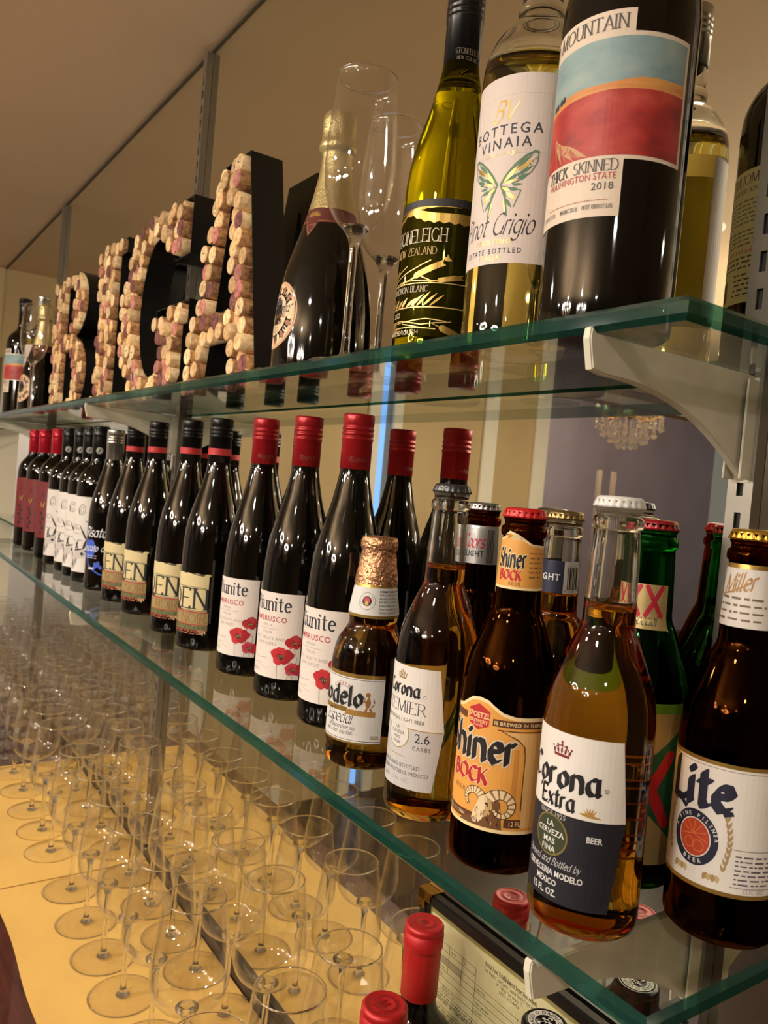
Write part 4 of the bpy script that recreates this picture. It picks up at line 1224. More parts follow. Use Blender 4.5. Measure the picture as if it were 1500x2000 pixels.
# ---- upper shelf bottles
def thick(x, y, label, gp=None):
    b, R = bottle('wine_bottle', label, 'bottle', x, y, ZU, bordeaux(40.5, 318, 196), M['darkglass'], 72)
    capsule(b, 256, 318, M['black_cap'], 15.2)
    a0 = A(-.312, .356, 0)
    T = lambda deg: rad(deg) * 38
    L_, S_, R_ = T(-116), T(4.2), T(55.5)
    CP = (226, 206, 184)
    pr = Print(R, a0, 40.5, .2, k=1.07, vo=6.5)
    pr.add([[(L_, 51.5), (S_, 51.5), (S_, 81.3), (R_, 81.3), (R_, 147.6), (S_, 147.6), (S_, 159.5), (L_, 159.5)]], CP)
    l0, r0_ = L_ + 2, R_ - 2
    hz = lambda u: 122.6 + .072 * u + .5 * sin(u * .17)
    us = [l0 + (r0_ - l0) * i / 40 for i in range(41)]
    pr.add([[(us[i], hz(us[i])), (us[i + 1], hz(us[i + 1])), (us[i + 1], 145.2), (us[i], 145.2)] for i in range(40)], M['lab_sky'], 1)
    pr.add([[(us[i], 83.4), (us[i + 1], 83.4), (us[i + 1], hz(us[i + 1])), (us[i], hz(us[i]))] for i in range(40)], M['lab_gold'], 1)
    hr = lambda u: 117.8 + (.062 * (u + 8) if u < -8 else 0)
    pr.add([[(us[i], 83.4), (us[i + 1], 83.4), (us[i + 1], max(hr(us[i + 1]), 84)), (us[i], max(hr(us[i]), 84))] for i in range(40)], M['lab_red'], 2)
    for k in range(6):
        pr.add(leaf((T(-66) + k * 1.0, 103 - k * 1.6), (T(-58) + k * 4.4, 83.6), .9 + .28 * k), (196, 150, 104) if k % 2 else (178, 96, 74), 3)
    for k, q in enumerate((-56, -60, -67, -72)): pr.add(disc(T(q), hz(T(q)) + .6, 1.8, 1.8, 9), (44, 48, 60), 3)
    lab = pr.build('label', b)
    t = Print(R, a0, 40.5, .5, k=1.07, vo=6.5)
    GY = (84, 80, 80)
    t.add(pen('RED MOUNTAIN', 7.4, 'serif', (S_ - 4, 149.4), 'r', sx=.94), GY)
    t.add(pen('SKINNED', 6.0, 'serif', (S_ - 2.5, 75.4), 'r', sx=.84), GY).add(pen('THICK', 6.0, 'serifbold', (S_ - 31.2, 75.4), 'r', sx=.74), (70, 66, 66))
    t.add(sans('WASHINGTON STATE', 3.6, (S_ - 3, 71.0), 'r', sx=.84), (186, 82, 76)).add(pen('2', .1) + sans('2018', 3.8, (S_ - 4, 65.6), 'r', sx=1.1), GY)
    for k in range(30): t.add(rect(S_ - 7 - k * 1.3, 60.0, S_ - 6.2 - k * 1.3, 60.4), (170, 90, 84))
    t.add(sans('PETIT VERDOT 5.0%', 2.3, (S_ - 3.5, 55.6), 'r', bold=.01, sx=.56) + sans('MALBEC 20.1%', 2.3, (S_ - 22.5, 55.6), 'r', bold=.01, sx=.56) + sans('CABERNET 37.0%', 2.3, (S_ - 38, 55.6), 'r', sx=.56), (96, 90, 88))
    t.build('lettering', lab)
    k = Print(R, a0 + rad(160), 40.5, .2, k=1.07, vo=6.5)
    k.add(rect(-42, 46, 38, 138), (206, 196, 160))
    bl = k.build('back_label', b)
    t = Print(R, a0 + rad(160), 40.5, .28, k=1.07, vo=6.5)
    t.add(pen('RED MOUNTAIN', 6.6, 'serif', (0, 128), sx=.95), GY).add(sans('THICK SKINNED', 3.2, (0, 122)), GY).add(paragraph(-34, 117, 66, 6, 1.6, 3.0, 6), (120, 114, 100)).add(paragraph(-34, 96, 66, 4, 1.6, 3.0, 7), (120, 114, 100)).add(sans('Columbia Red Wine', 3.4, (-4, 80)), (176, 66, 60)).add(paragraph(-34, 78, 66, 3, 1.8, 3.4, 8), (80, 76, 70)).add(paragraph(-30, 66, 34, 5, 1.8, 3.4, 9), GY)
    for q in range(16): t.add(rect(12 + q * 1.3, 49, 12.5 + q * 1.3 + .35 * (q % 3), 64), INK)
    t.build('lettering', bl)
    return b
def bands(nt, cols, scale, detail=5):
    p = N(nt, 'ShaderNodeBsdfPrincipled'); p.inputs['Roughness'].default_value = .5
    tc = N(nt, 'ShaderNodeTexCoord'); mp = N(nt, 'ShaderNodeMapping'); mp.inputs['Scale'].default_value = scale
    nz = N(nt, 'ShaderNodeTexNoise'); nz.inputs['Scale'].default_value = 110; nz.inputs['Detail'].default_value = detail
    cr = N(nt, 'ShaderNodeValToRGB')
    cr.color_ramp.elements[0].position = .3; cr.color_ramp.elements[0].color = (*lin(cols[0]), 1)
    cr.color_ramp.elements[1].position = .7; cr.color_ramp.elements[1].color = (*lin(cols[-1]), 1)
    if len(cols) > 2:
        e = cr.color_ramp.elements.new(.5); e.color = (*lin(cols[1]), 1)
    nt.links.new(tc.outputs['Object'], mp.inputs[0]); nt.links.new(mp.outputs[0], nz.inputs['Vector']); nt.links.new(nz.outputs[0], cr.inputs[0]); nt.links.new(cr.outputs[0], p.inputs['Base Color'])
    return p.outputs[0]
M['lab_sky'] = mixmat('painted_sky', lambda nt: bands(nt, ((112, 142, 150), (140, 164, 164), (172, 184, 170)), (.25, .25, .5), 3))
M['lab_gold'] = mixmat('painted_hill', lambda nt: bands(nt, ((206, 120, 66), (214, 146, 76), (224, 172, 96)), (.3, .3, 2.2)))
M['lab_red'] = mixmat('painted_field', lambda nt: bands(nt, ((132, 36, 32), (172, 46, 40), (192, 74, 60)), (.4, .4, .7)))
thick0 = thick(-.333, .380, 'large dark wine bottle with red hill painting label at the near shelf end')

def bottega(x, y, label):
    pf = bordeaux(37.5, 315, 198, 14.2)
    b, R = bottle('wine_bottle', label, 'bottle', x, y, ZU, pf, M['clear'], 72, 201, 2.6, M['wine_w'], 'white_wine')
    screwcap(b, 266, 315, M['silver_cap'], 15.2)
    vs, fs = lathe_data(mm([(14.4, 238), (16.2, 240), (16.8, 243), (16.2, 246), (14.3, 248)]), 48)
    link('neck_ring', mesh('neck_ring', vs, fs), M['clear'], b)
    a0 = A(-.408, .376, -29.5)
    pr = Print(R, a0, 37.5, .2, k=1.055, vo=4.9)
    pr.add(rect(-50, 48.5, 50, 169), (224, 208, 198))
    lab = pr.build('label', b)
    t = Print(R, a0, 37.5, .28, k=1.055, vo=4.9)
    t.add(line([(-30, 156), (30, 156), (30, 118.5), (-30, 118.5), (-30, 156)], .3), (200, 184, 172))
    t.add(pen('BV', 13, 'script', (-1, 140), sx=.9), GOLD).add(sans('BOTTEGA', 6.6, (0, 131), bold=.012, sp=1.35), (48, 46, 56)).add(sans('VINAIA', 6.6, (0, 122.4), bold=.012, sp=1.35), (48, 46, 56)).add(sans('DAL 1957', 2.8, (0, 117.6), sp=1.5), GOLD)
    GR = (92, 128, 100)
    for sg in (-1, 1):
        W_ = lambda x_, y_: (sg * x_, y_)
        edge_ = [(1.2, 99), (5, 105), (10, 111), (16, 116), (22, 119.5), (24, 119), (24, 113), (21, 107), (16, 102), (9, 99)]
        t.add(stroke([W_(*q) for q in edge_[:6]], .75, .75) + stroke([W_(*q) for q in edge_[5:]], .35, .35), GR, 2)
        for p_, q_, m_, w_ in (((3, 100), (13, 111), GOLD, 1.3), ((9, 107.5), (21, 117.5), GR, 1.2), ((12, 107), (22.5, 115), GOLD, 1.2), ((5, 100.5), (14, 106), GR, 1.1), ((12, 104), (21.5, 110.5), GR, 1.2), ((4, 99.3), (12, 101.5), GOLD, 1.0), ((12, 101.5), (19, 105.5), GR, 1.1), ((1.5, 98), (8, 94), GOLD, 1.2), ((7, 96), (14, 95), GR, 1.2), ((6, 93.5), (12, 89), GOLD, 1.2), ((2, 97), (6, 90), GR, 1.0), ((5, 90), (10, 83.5), GR, 1.1), ((4, 89), (6.5, 80), GOLD, .8), ((9, 98), (16, 98.6), GR, .9)):
            t.add(leaf(W_(*p_), W_(*q_), w_, 6), m_, 1)
        t.add(stroke([W_(1.5, 98), W_(5, 90), W_(7, 79)], .5, .5) + stroke([W_(2, 98), W_(15, 94.5), W_(11, 84)], .3, .3), GR, 2)
        for k in range(7): t.add(disc(sg * (13 + 1.6 * k), 103.5 + 1.9 * k, .6, n=6), GR, 2)
        for k in range(5): t.add(ring(sg * (8 + 4 * k), 122 - 2.4 * abs(k - 2), 1.6, 1.9, 8), (204, 190, 180))
    t.add(pen('Pinot Grigio', 13.5, 'script', (-2.5, 67), sx=.74), (46, 42, 50)).add(sans('TRENTINO', 3.2, (-2, 61), sp=1.3), GOLD).add(sans('ESTATE BOTTLED', 3.4, (-3, 55), bold=.02, sx=.8, sp=1.5), (70, 66, 70)).add(sans('ITALIA', 3.0, (-3, 51), sp=1.3), GOLD)
    t.build('lettering', lab)
    return b
bott0 = bottega(-.4264, .393, 'clear white wine bottle with butterfly label between two larger bottles')

def stoneleigh():
    x, y = -.5248, .40
    b, R = bottle('wine_bottle', 'olive green white wine bottle with black label and gold wheat print', 'bottle', x, y, ZU, burgundy(37, 306), M['olive'], 72, 226, 2.8, M['olivewine'], 'white_wine')
    screwcap(b, 229, 306, M['black_cap'], 15.0)
    a0 = A(x, y, -38)
    pr = Print(R, a0, 37, .2)
    pr.add(rect(-46, 19, 46, 126), (34, 32, 36))
    lab = pr.build('label', b)
    t = Print(R, a0, 37, .28)
    G1, G2 = GOLD, ((222, 190, 118), .6, .4)
    # ridge line in gold
    us = [-46 + i * 4 for i in range(24)]
    up2 = [114 + 5 * math.exp(-((u + 6) / 14) ** 2) + .02 * u for u in us]
    dn = [109 + 6.5 * math.exp(-((u + 10) / 12) ** 2) - .04 * u - (1.6 if i % 2 else 0) for i, u in enumerate(us)]
    dn = [min(d, u_ - .8) for d, u_ in zip(dn, up2)]
    for i in range(23): t.add([[(us[i], dn[i]), (us[i + 1], dn[i + 1]), (us[i + 1], up2[i + 1]), (us[i], up2[i])]], G1)
    for k in range(5): t.add(line([(-30 + k * 7, 118 + k * .7 - .3 * abs(k - 2)), (6 + k * 7, 118.6 + .6 * k - .1 * k * k)], .5), G1)
    t.add(pen('STONELEIGH', 10.4, 'serif', (-3, 92.6), sx=.74), (222, 204, 176)).add(pen('NEW ZEALAND', 5.8, 'serif', (-3, 82.8), sx=.84), (206, 172, 108))
    t.add(leaf((24, 80), (31, 78), 1.6) + leaf((28, 79), (27, 83), .8), G1)
    def ear(p, q, n, w_, m=G1):
        t.add(line([p, q], .6), m)
        for i in range(n):
            f = .25 + .75 * i / n
            cx, cy2 = p[0] + (q[0] - p[0]) * f, p[1] + (q[1] - p[1]) * f
            d = math.hypot(q[0] - p[0], q[1] - p[1]); ux, uy = (q[0] - p[0]) / d, (q[1] - p[1]) / d
            for sg in (-1, 1): t.add(leaf((cx, cy2), (cx + ux * 4 - sg * uy * w_, cy2 + uy * 4 + sg * ux * w_), .9, 4), m)
    def grass(lst, w_=.8, m=G2):
        for pts in lst: t.add(stroke(pts, w_ / 2, w_ / 2), m)
    ear((-8, 62), (24, 76), 11, 2.6); ear((-32, 60), (-20, 72), 6, 2.0); ear((14, 61), (40, 66), 8, 2.0)
    grass([[(-40, 60), (-20, 66), (0, 72), (14, 78)], [(-38, 61), (-22, 69), (-8, 75)], [(-46, 59), (-10, 63), (20, 62), (34, 67)], [(-20, 60), (6, 66), (16, 62)], [(-46, 60.5), (46, 60.5)]])
    t.add(pen('SAUVIGNON BLANC', 4.8, 'serif', (-10, 53.6), sx=.86), (214, 198, 170))
    for k in range(12): t.add(leaf((-44 + k * 5.4, 42), (-38 + k * 5.6 + (4 if k > 6 else 0), 50 - (k % 3) + (4 if k > 7 else 0)), 1.9 - .09 * k, 5), G1 if k % 2 else G2)
    grass([[(-46, 42), (46, 41.4)]], 1.0)
    t.add(sans('2022', 4.0, (-18, 34.6), sx=.9), (214, 198, 170))
    ear((20, 28.5), (40, 20.5), 10, 2.8)
    for k in range(7): t.add(leaf((-40, 25), (-18 + k * 1.5, 31.5 - k * 1.6), 1.1, 5), G1)
    grass([[(-34, 31), (-10, 31.5), (10, 28), (34, 31)], [(-30, 29), (0, 31), (14, 32.6), (30, 31)], [(-46, 25.6), (0, 26), (22, 24.6)], [(-8, 29), (12, 25)]])
    t.add(sans('MARLBOROUGH', 3.8, (-10, 20.2), bold=.015, sx=.9), (214, 198, 170))
    t.build('lettering', lab)
    c = Print(lambda v: 15.0, A(x, y, 4), 15.0, .16, du=1.5)
    c.add(pen('STONELEIGH', 4.4, 'serif', (4, 249.5), sx=.66) + pen('NEW ZEALAND', 2.8, 'serif', (4, 244.8), sx=.74), (150, 138, 116)).add(rect(-46, 229.4, 46, 231.6), (140, 122, 84))
    for k in range(7): c.add(leaf((-12 + k * 3, 231), (-6 + k * 4, 236 + (k * 5) % 4), .5, 5), (150, 134, 96))
    c.build('cap_lettering', b)
stoneleigh()

def prosecco(x, y, label):
    pf = punt(50) + smooth_prof([(50, 8), (50, 40), (48.6, 69), (44.5, 98), (41.5, 113), (33, 142), (24.5, 170), (18, 200), (15.6, 215), (14.8, 228)], 3) + [(14.8, 262), (0, 262)]
    b, R = bottle('wine_bottle', label, 'bottle', x, y, ZU, pf, M['prosglass'], 72)
    fo = [(R(170) + .35, 170)] + [(R(v) + .4, v) for v in range(175, 231, 6)] + [(16.0, 232), (18.6, 234), (19.0, 239), (17.8, 242), (16.8, 245), (17.0, 252), (17.2, 262), (16.6, 269), (15.0, 271.5), (8, 272.2), (0, 272)]
    vs, fs = lathe_data(mm(fo), 72, rmod=lambda a, k: .00035 * sin(a * 9 + k) * (1 if k > 13 else .15))
    link('foil_capsule', mesh('foil_capsule', vs, fs), M['foil_gold'], b)
    a0 = A(-.675, .375, -71)
    n = Print(R, A(-.675, .375, -6), 30, .25, du=2.0, k=1.25, vo=-.3)
    n.add(rect(-100, 123.5, 100, 137), M['maroon']).add([[(-22, 124), (-8, 124), (-15, 111)]], M['maroon'])
    nb = n.build('collar_band', b)
    t = Print(R, A(-.675, .375, -6), 30, .36, du=2.0, k=1.25, vo=-.3)
    t.add(line([(-100, 125), (-21, 125)], .5) + line([(-9, 125), (100, 125)], .5) + line([(-19.5, 122), (-15, 113.6), (-10.5, 122), (-19.5, 122)], .5), GOLD)
    for k in range(7): t.add(leaf((-15, 130), (-15 + 8 * cos(rad(k * 30)), 129.5 + 5 * sin(rad(k * 30))), .8, 4), GOLD)
    t.build('lettering', nb)
    pr = Print(R, a0, 50, .22, k=1.06, vo=21)
    RO = (206, 160, 122)
    pr.add(disc(0, 37, 32, 32, 48), RO).add(disc(0, 37, 29.6, 29.6, 48), (226, 186, 146), 1)
    lab = pr.build('label', b)
    t = Print(R, a0, 50, .36, k=1.06, vo=21)
    for k in range(24):
        a = rad(k * 15 + 7)
        p = (0 + 19.5 * cos(a), 37 + 19.5 * sin(a)); q = (29 * cos(a), 37 + 29 * sin(a))
        t.add(leaf(p, q, 2.6, 5), (240, 206, 164) if k % 2 else (150, 96, 70), 0)
        if k % 3 == 0: t.add(leaf((18.4 * cos(a), 37 + 18.4 * sin(a)), (26 * cos(a), 37 + 26 * sin(a)), 1.4, 4), (40, 26, 28), 1)
    t.add(disc(0, 37, 19.2, 19.2, 40), (228, 198, 158), 1).add(rect(16, 34, 28.5, 44), (228, 194, 152), 2)
    t.add([[(-10, 46), (-10, 51), (-6, 51), (-6, 54), (5, 54), (5, 51), (8, 51), (10, 46)]], (64, 48, 62), 2)
    t.add(pen('Margherita', 8.6, 'scriptbold', (22, 38.2), 'r', sx=.80), (34, 28, 34), 3).add(sans('VALDOBBIADENE', 3.7, (17, 33.4), 'r', sx=.95), (150, 116, 84), 3).add(sans('PROSECCO', 4.0, (12.5, 28), 'r', bold=.03), (44, 34, 36), 3).add(sans('SUPERIORE', 1.8, (0, 24.4)), (120, 90, 66), 3).add(paragraph(-8, 23, 16, 2, 1.0, 2, 3), (140, 108, 80), 3)
    t.build('lettering', lab)
    return b
pros0 = prosecco(-.720, .400, 'black sparkling wine bottle with pale gold foil beside cork letter A')

# far end of the upper shelf: the same wines set out again
dup(thick0, (-2.345, .385, ZU), 'dark wine bottle with red hill label at the far shelf end', rotz=rad(-6))
dup(bott0, (-2.245, .412, ZU), 'clear butterfly label white wine bottle at the far shelf end', rotz=rad(-4))
dup(pros0, (-2.118, .395, ZU), 'black sparkling wine bottle with pale gold foil beyond cork letter B', rotz=rad(26))

# ------------------------------------------------------------------ stemware
def stemware(name, label, cat, prof_bowl, wall, foot_r, stem_r, joint, H, group):
    root = thing(name, label, cat, (0, 0, 0), group)
    inner = [(max(r - wall, 0), z + (wall if i < 3 else 0)) for i, (r, z) in enumerate(prof_bowl)]
    inner = [(0, prof_bowl[0][1] + 2.2)] + [(max(r - wall, 0.0), max(z, prof_bowl[0][1] + 2.3)) for r, z in prof_bowl[1:]]
    top = prof_bowl[-1]
    pr = prof_bowl + [(top[0] - wall * .5, top[1] + .5)] + inner[::-1]
    vs, fs = lathe_data(mm(pr), 40)
    link('bowl', mesh('bowl', vs, fs), M['bowl'], root)
    vs, fs = lathe_data(mm([(top[0] - wall - .25, top[1] - .5), (top[0] + .2, top[1] - .7), (top[0] + .45, top[1] + .1), (top[0] - wall * .5, top[1] + .9), (top[0] - wall - .35, top[1] + .2), (top[0] - wall - .25, top[1] - .5)]), 40)
    link('rim', mesh('rim', vs, fs), M['crystal'], root)
    st = [(0, 2.6), (stem_r * 2.6, 2.7), (stem_r * 1.6, 6), (stem_r * 1.08, 14), (stem_r, 30), (stem_r * .95, joint * .6), (stem_r * 1.05, joint - 14), (stem_r * 1.5, joint - 6), (stem_r * 2.3, joint - 1.2), (stem_r * 2.6, joint + .7), (12.4, joint + 3.4), (12.6, joint + 4.6), (7, joint + 4.4), (0, joint + 3.9)]
    vs, fs = lathe_data(mm(st), 18)
    link('stem', mesh('stem', vs, fs), M['crystal'], root)
    ft = [(0, 0.2), (foot_r * .6, .1), (foot_r - .6, 0), (foot_r, .5), (foot_r - .3, 1.1), (foot_r * .6, 1.8), (foot_r * .25, 2.6), (0, 2.9)]
    vs, fs = lathe_data(mm(ft), 40)
    n0 = len(fs)
    lathe_data(mm([(foot_r - 1.5, .45), (foot_r - .2, .1), (foot_r + .35, .7), (foot_r - .3, 1.35), (foot_r - 1.5, 1.3), (foot_r - 1.5, .45)]), 40, vs, fs)
    link('foot', mesh('foot', vs, fs, [0] * n0 + [1] * (len(fs) - n0)), [M['bowl'], M['crystal']], root)
    return root
bowl_w = smooth_prof([(0, 99), (7, 99.5), (17, 102.6), (29, 110), (37.8, 120), (41.8, 132), (42.2, 145), (40.6, 163), (36.8, 192), (32.6, 223)], 3)
flute_w = smooth_prof([(0, 113), (6, 113.5), (14, 118), (22, 128), (27.5, 143), (30.2, 162), (30.2, 182), (28.6, 208), (25.6, 244)], 3)
glass0 = stemware('wine_glass', 'wine glass', 'glass', bowl_w, .8, 42.6, 3.4, 99, 224, None)
flute0 = stemware('champagne_flute', 'slim champagne flute in front of the gold foil bottle', 'glass', flute_w, .9, 30.5, 3.6, 113, 245, 'champagne flutes on the upper shelf')
flute0.location = (-.5905, .3515, ZU)
dup(flute0, (-.645, .420, ZU), 'slim champagne flute just left of the black label bottle')
dup(flute0, (-1.99, .3505, ZU), 'slim champagne flute beside the cork letter B at the far end')
KX = .9817
front = [x * KX for x in (-.785, -.884, -.986, -1.0785, -1.174, -1.277, -1.420, -1.5095, -1.606, -1.709, -1.812, -1.905, -2.0, -2.09, -2.18, -2.275, -2.37, -2.465, -2.56, -2.66, -2.76, -2.86)]
back = [x * KX for x in (-.7845, -.892, -.995, -1.0856, -1.182, -1.285, -1.385, -1.48, -1.575, -1.67, -1.765, -1.86, -1.955, -2.05, -2.145, -2.24, -2.335, -2.43, -2.53, -2.63, -2.73)]
ORD = ('first', 'second', 'third', 'fourth', 'fifth', 'sixth', 'seventh', 'eighth', 'ninth', 'tenth', 'eleventh', 'twelfth')
first_used = False
def put(x, y, label, group):
    global first_used
    if not first_used:
        glass0.location = (x, y, CT + .0004); glass0['label'] = label
        if group: glass0['group'] = group
        first_used = True
    else:
        dup(glass0, (x, y, CT + .0004), label, group, random.uniform(0, 6.28))
put(-.566, .266, 'empty wine glass nearest the counter edge beside the red capsules', 'three near wine glasses')
put(-.592, .352, 'empty wine glass in the middle of three beside the red capsules', 'three near wine glasses')
put(-.622, .4330, 'empty wine glass by the mirror next to the framed report', 'three near wine glasses')
for i, x in enumerate(front):
    on = x > -1.83
    put(x, .332 + random.uniform(-.003, .003), '%s empty wine glass of the outer row counting from the red capsules' % ORD[i] if on else 'empty wine glass in the outer row on bare wood', 'outer row of wine glasses' if on else 'outer wine glasses past the paper')
for i, x in enumerate(back):
    on = x > -1.83
    put(x, .4275 + random.uniform(-.002, .002), '%s empty wine glass of the mirror side row counting from the framed report' % ORD[i] if on else 'empty wine glass along the mirror past the paper', 'inner row of wine glasses' if on else 'inner wine glasses past the paper')
for i in range(9):
    put(-1.95 - i * .098, .238 + random.uniform(-.003, .003), 'empty wine glass at the far wooden edge of the counter', 'wine glasses along the far wooden edge')

# ------------------------------------------------------------------ cork-filled letters
YK = .407                        # front rim of the trays
def letter(name, label, outer, holes, skel, x0, x1, seed):
    """outer / holes: outlines in unit width x unit height; skel: spine polylines followed by the corks"""
    x0, x1 = x0 * 1.04, x1 * 1.04
    W = x1 - x0; HH = .310; YBk = .452
    t = thing('cork_letter', label, 'letter', (x0, 0, ZU + .0006), 'cork filled letters on the upper shelf')
    loops = [[(u * W, v * HH) for u, v in L] for L in [outer] + holes]
    # black sheet-metal tray: back plate and rim walls
    bm = bmesh.new()
    vv = [bm.verts.new((x, YBk, z)) for L in loops for x, z in L]
    for a, b, c in tessellate_polygon([[Vector((x, z, 0)) for x, z in L] for L in loops]):
        try: bm.faces.new((vv[a], vv[b], vv[c]))
        except ValueError: pass
    k = 0
    for L in loops:
        n = len(L)
        f = [bm.verts.new((x, YK, z)) for x, z in L]
        for i in range(n):
            j = (i + 1) % n
            bm.faces.new((vv[k + i], vv[k + j], f[j], f[i]))
        k += n
    bmesh.ops.recalc_face_normals(bm, faces=bm.faces[:])
    bmesh.ops.solidify(bm, geom=bm.faces[:], thickness=.0012)
    me = bpy.data.meshes.new('letter_tray'); bm.to_mesh(me); bm.free()
    link('letter_tray', me, M['tray'], t, smooth=False)
    def inside(x, z):
        c = False
        for L in loops:
            n = len(L)
            for i in range(n):
                (xa, za), (xb, zb) = L[i], L[(i + 1) % n]
                if (za > z) != (zb > z) and x < (xb - xa) * (z - za) / (zb - za) + xa: c = not c
        return c
    def clear(x, z, d):
        for L in loops:
            n = len(L)
            for i in range(n):
                (xa, za), (xb, zb) = L[i], L[(i + 1) % n]
                dx, dz = xb - xa, zb - za
                s_ = max(0, min(1, ((x - xa) * dx + (z - za) * dz) / (dx * dx + dz * dz + 1e-12)))
                if math.hypot(x - xa - s_ * dx, z - za - s_ * dz) < d: return False
        return True
    R_ = random.Random(seed)
    # greedy packing: rims first, then the rest
    pts = []
    grid = [(x * .0025 + .001, z * .0025 + .001) for x in range(int(W / .0025) + 1) for z in range(int(HH / .0025) + 1)]
    cand = [p for p in grid if inside(*p) and clear(p[0], p[1], .0119)]
    def edge(p):
        lo, hi = .0, .2
        for _ in range(9):
            m = (lo + hi) / 2
            if clear(p[0], p[1], m): lo = m
            else: hi = m
        return lo
    ed = {p: edge(p) for p in cand}
    cand.sort(key=lambda p: (round(ed[p] / .0065), p[1] + R_.uniform(0, .006), p[0]))
    for p in cand:
        if all((p[0] - q[0]) ** 2 + (p[1] - q[1]) ** 2 > .0218 ** 2 for q in pts): pts.append(p)
    n_front = len(pts)
    for p in cand:              # shorter corks pushed into the remaining gaps
        if all((p[0] - q[0]) ** 2 + (p[1] - q[1]) ** 2 > .0172 ** 2 for q in pts): pts.append(p)
    for i, (x, z) in enumerate(pts):
        r_ = R_.random()
        kind = 0 if r_ < .36 else 1 if r_ < .68 else 2 if r_ < .85 else 3
        me = CORK[kind][R_.randrange(3)]
        c = bpy.data.objects.new('cork', me)
        COL.objects.link(c)
        c.parent = t
        c.location = (x, YBk - (.0045 + R_.uniform(0, .009) if i < n_front else R_.uniform(0, .003) + .0005), z)
        c.rotation_euler = (rad(90) + R_.uniform(-.03, .03), R_.uniform(-.03, .03), 0)
        c.rotation_euler.rotate_axis('Z', R_.uniform(0, 6.28))
    return t, len(pts)

def cork_mesh(kind, var):
    r, L = .0112 + .0003 * var, .048
    vs, fs = lathe_data([(0, 0), (r, 0), (r, .0003), (r * .99, L * .5), (r, L - .0012), (r - .001, L), (0, L)], 18)
    me = mesh('cork', vs, fs)
    side_m, end_m = (('cork1', 'cork5'), ('cork1', 'cork2'), ('cork1', 'cork3'), ('cork1', 'cork4'))[kind]
    if var == 1: side_m = 'cork2'
    for m in (M[side_m], M[end_m], M['ink']): me.materials.append(m)
    for p in me.polygons:
        zc = sum(me.vertices[i].co.z for i in p.vertices) / len(p.vertices)
        p.use_smooth = zc < L - .0005
        if zc > L - .004 and len(p.vertices) == 3 or zc > L * .97: p.material_index = 1
    if kind == 1 and var:      # a printed device on the end and a band of marks on the side
        bm = bmesh.new(); bm.from_mesh(me)
        polys = ring(0, 0, 7.2, 7.9, 18) + line([(-3, -4), (3, 4)], 1.2) + line([(-3, 4), (3, -3)], 1.0) if var == 1 else line([(-4, -2), (4, 1)], 1.4)
        for pl in polys:
            f = bm.faces.new([bm.verts.new((x * .001, y * .001, L + .0001)) for x, y in pl]); f.material_index = 2
        bm.to_mesh(me); bm.free()
    if var == 2:
        bm = bmesh.new(); bm.from_mesh(me)
        for k in range(5):
            a0_ = k * .24
            for w_ in ((.0, .05), (.09, .13)):
                q = []
                for a, z in ((a0_ + w_[0], .030), (a0_ + w_[1], .030), (a0_ + w_[1], .038 - .002 * (k % 2)), (a0_ + w_[0], .038)):
                    q.append(bm.verts.new(((r + .00012) * cos(a), (r + .00012) * sin(a), z)))
                f = bm.faces.new(q); f.material_index = 2
        bm.to_mesh(me); bm.free()
    return me
CORK = [[cork_mesh(k, v) for v in range(3)] for k in range(4)]
def arcp(cx, cy, rx, ry, a0, a1, n): return arc(cx, cy, rx, ry, a0, a1, n)
# A
letter('A', 'cork filled letter A nearest to the gold foil bottle',
       [(0, 0), (.36, 0), (.36, .09), (.30, .09), (.335, .22), (.665, .22), (.70, .09), (.64, .09), (.64, 0), (1, 0), (1, .09), (.93, .09), (.68, 1), (.36, 1), (.07, .09), (0, .09)],
       [[(.38, .36), (.50, .86), (.53, .86), (.63, .36)]], None, -1.088, -.843, 4)
# G
letter('G', 'cork filled letter G standing behind the letter A',
       [(1, .52), (1, .02)] and ([(1.0, .70), (1.0, .98), (.86, .98)] + arcp(.50, .5, .50, .5, 62, 298, 26) + [(.90, .05), (.98, .12), (.98, .36), (1.04, .36), (1.04, .48), (.56, .48), (.56, .36), (.70, .36), (.70, .20)] + arcp(.52, .5, .24, .36, 285, 75, 16) + [(.74, .78), (.78, .70)]),
       [], None, -1.405, -1.108, 5)
# I
letter('I', 'cork filled letter I between the letters B and G',
       [(0, 0), (1, 0), (1, .09), (.80, .09), (.80, .91), (1, .91), (1, 1), (0, 1), (0, .91), (.20, .91), (.20, .09), (0, .09)], [], None, -1.590, -1.425, 6)
# B
letter('B', 'cork filled letter B last of the row near the mirror end',
       [(0, 0), (.62, 0)] + arcp(.62, .265, .38, .265, -90, 78, 12) + arcp(.58, .765, .36, .235, -74, 90, 12) + [(0, 1), (0, .91), (.10, .91), (.10, .09), (0, .09)],
       [[(.38, .09), (.58, .09)] + arcp(.60, .265, .15, .175, -80, 80, 6) + [(.38, .44)], [(.38, .58), (.56, .58)] + arcp(.57, .75, .13, .16, -80, 80, 6) + [(.38, .91)]], None, -1.965, -1.66, 8)

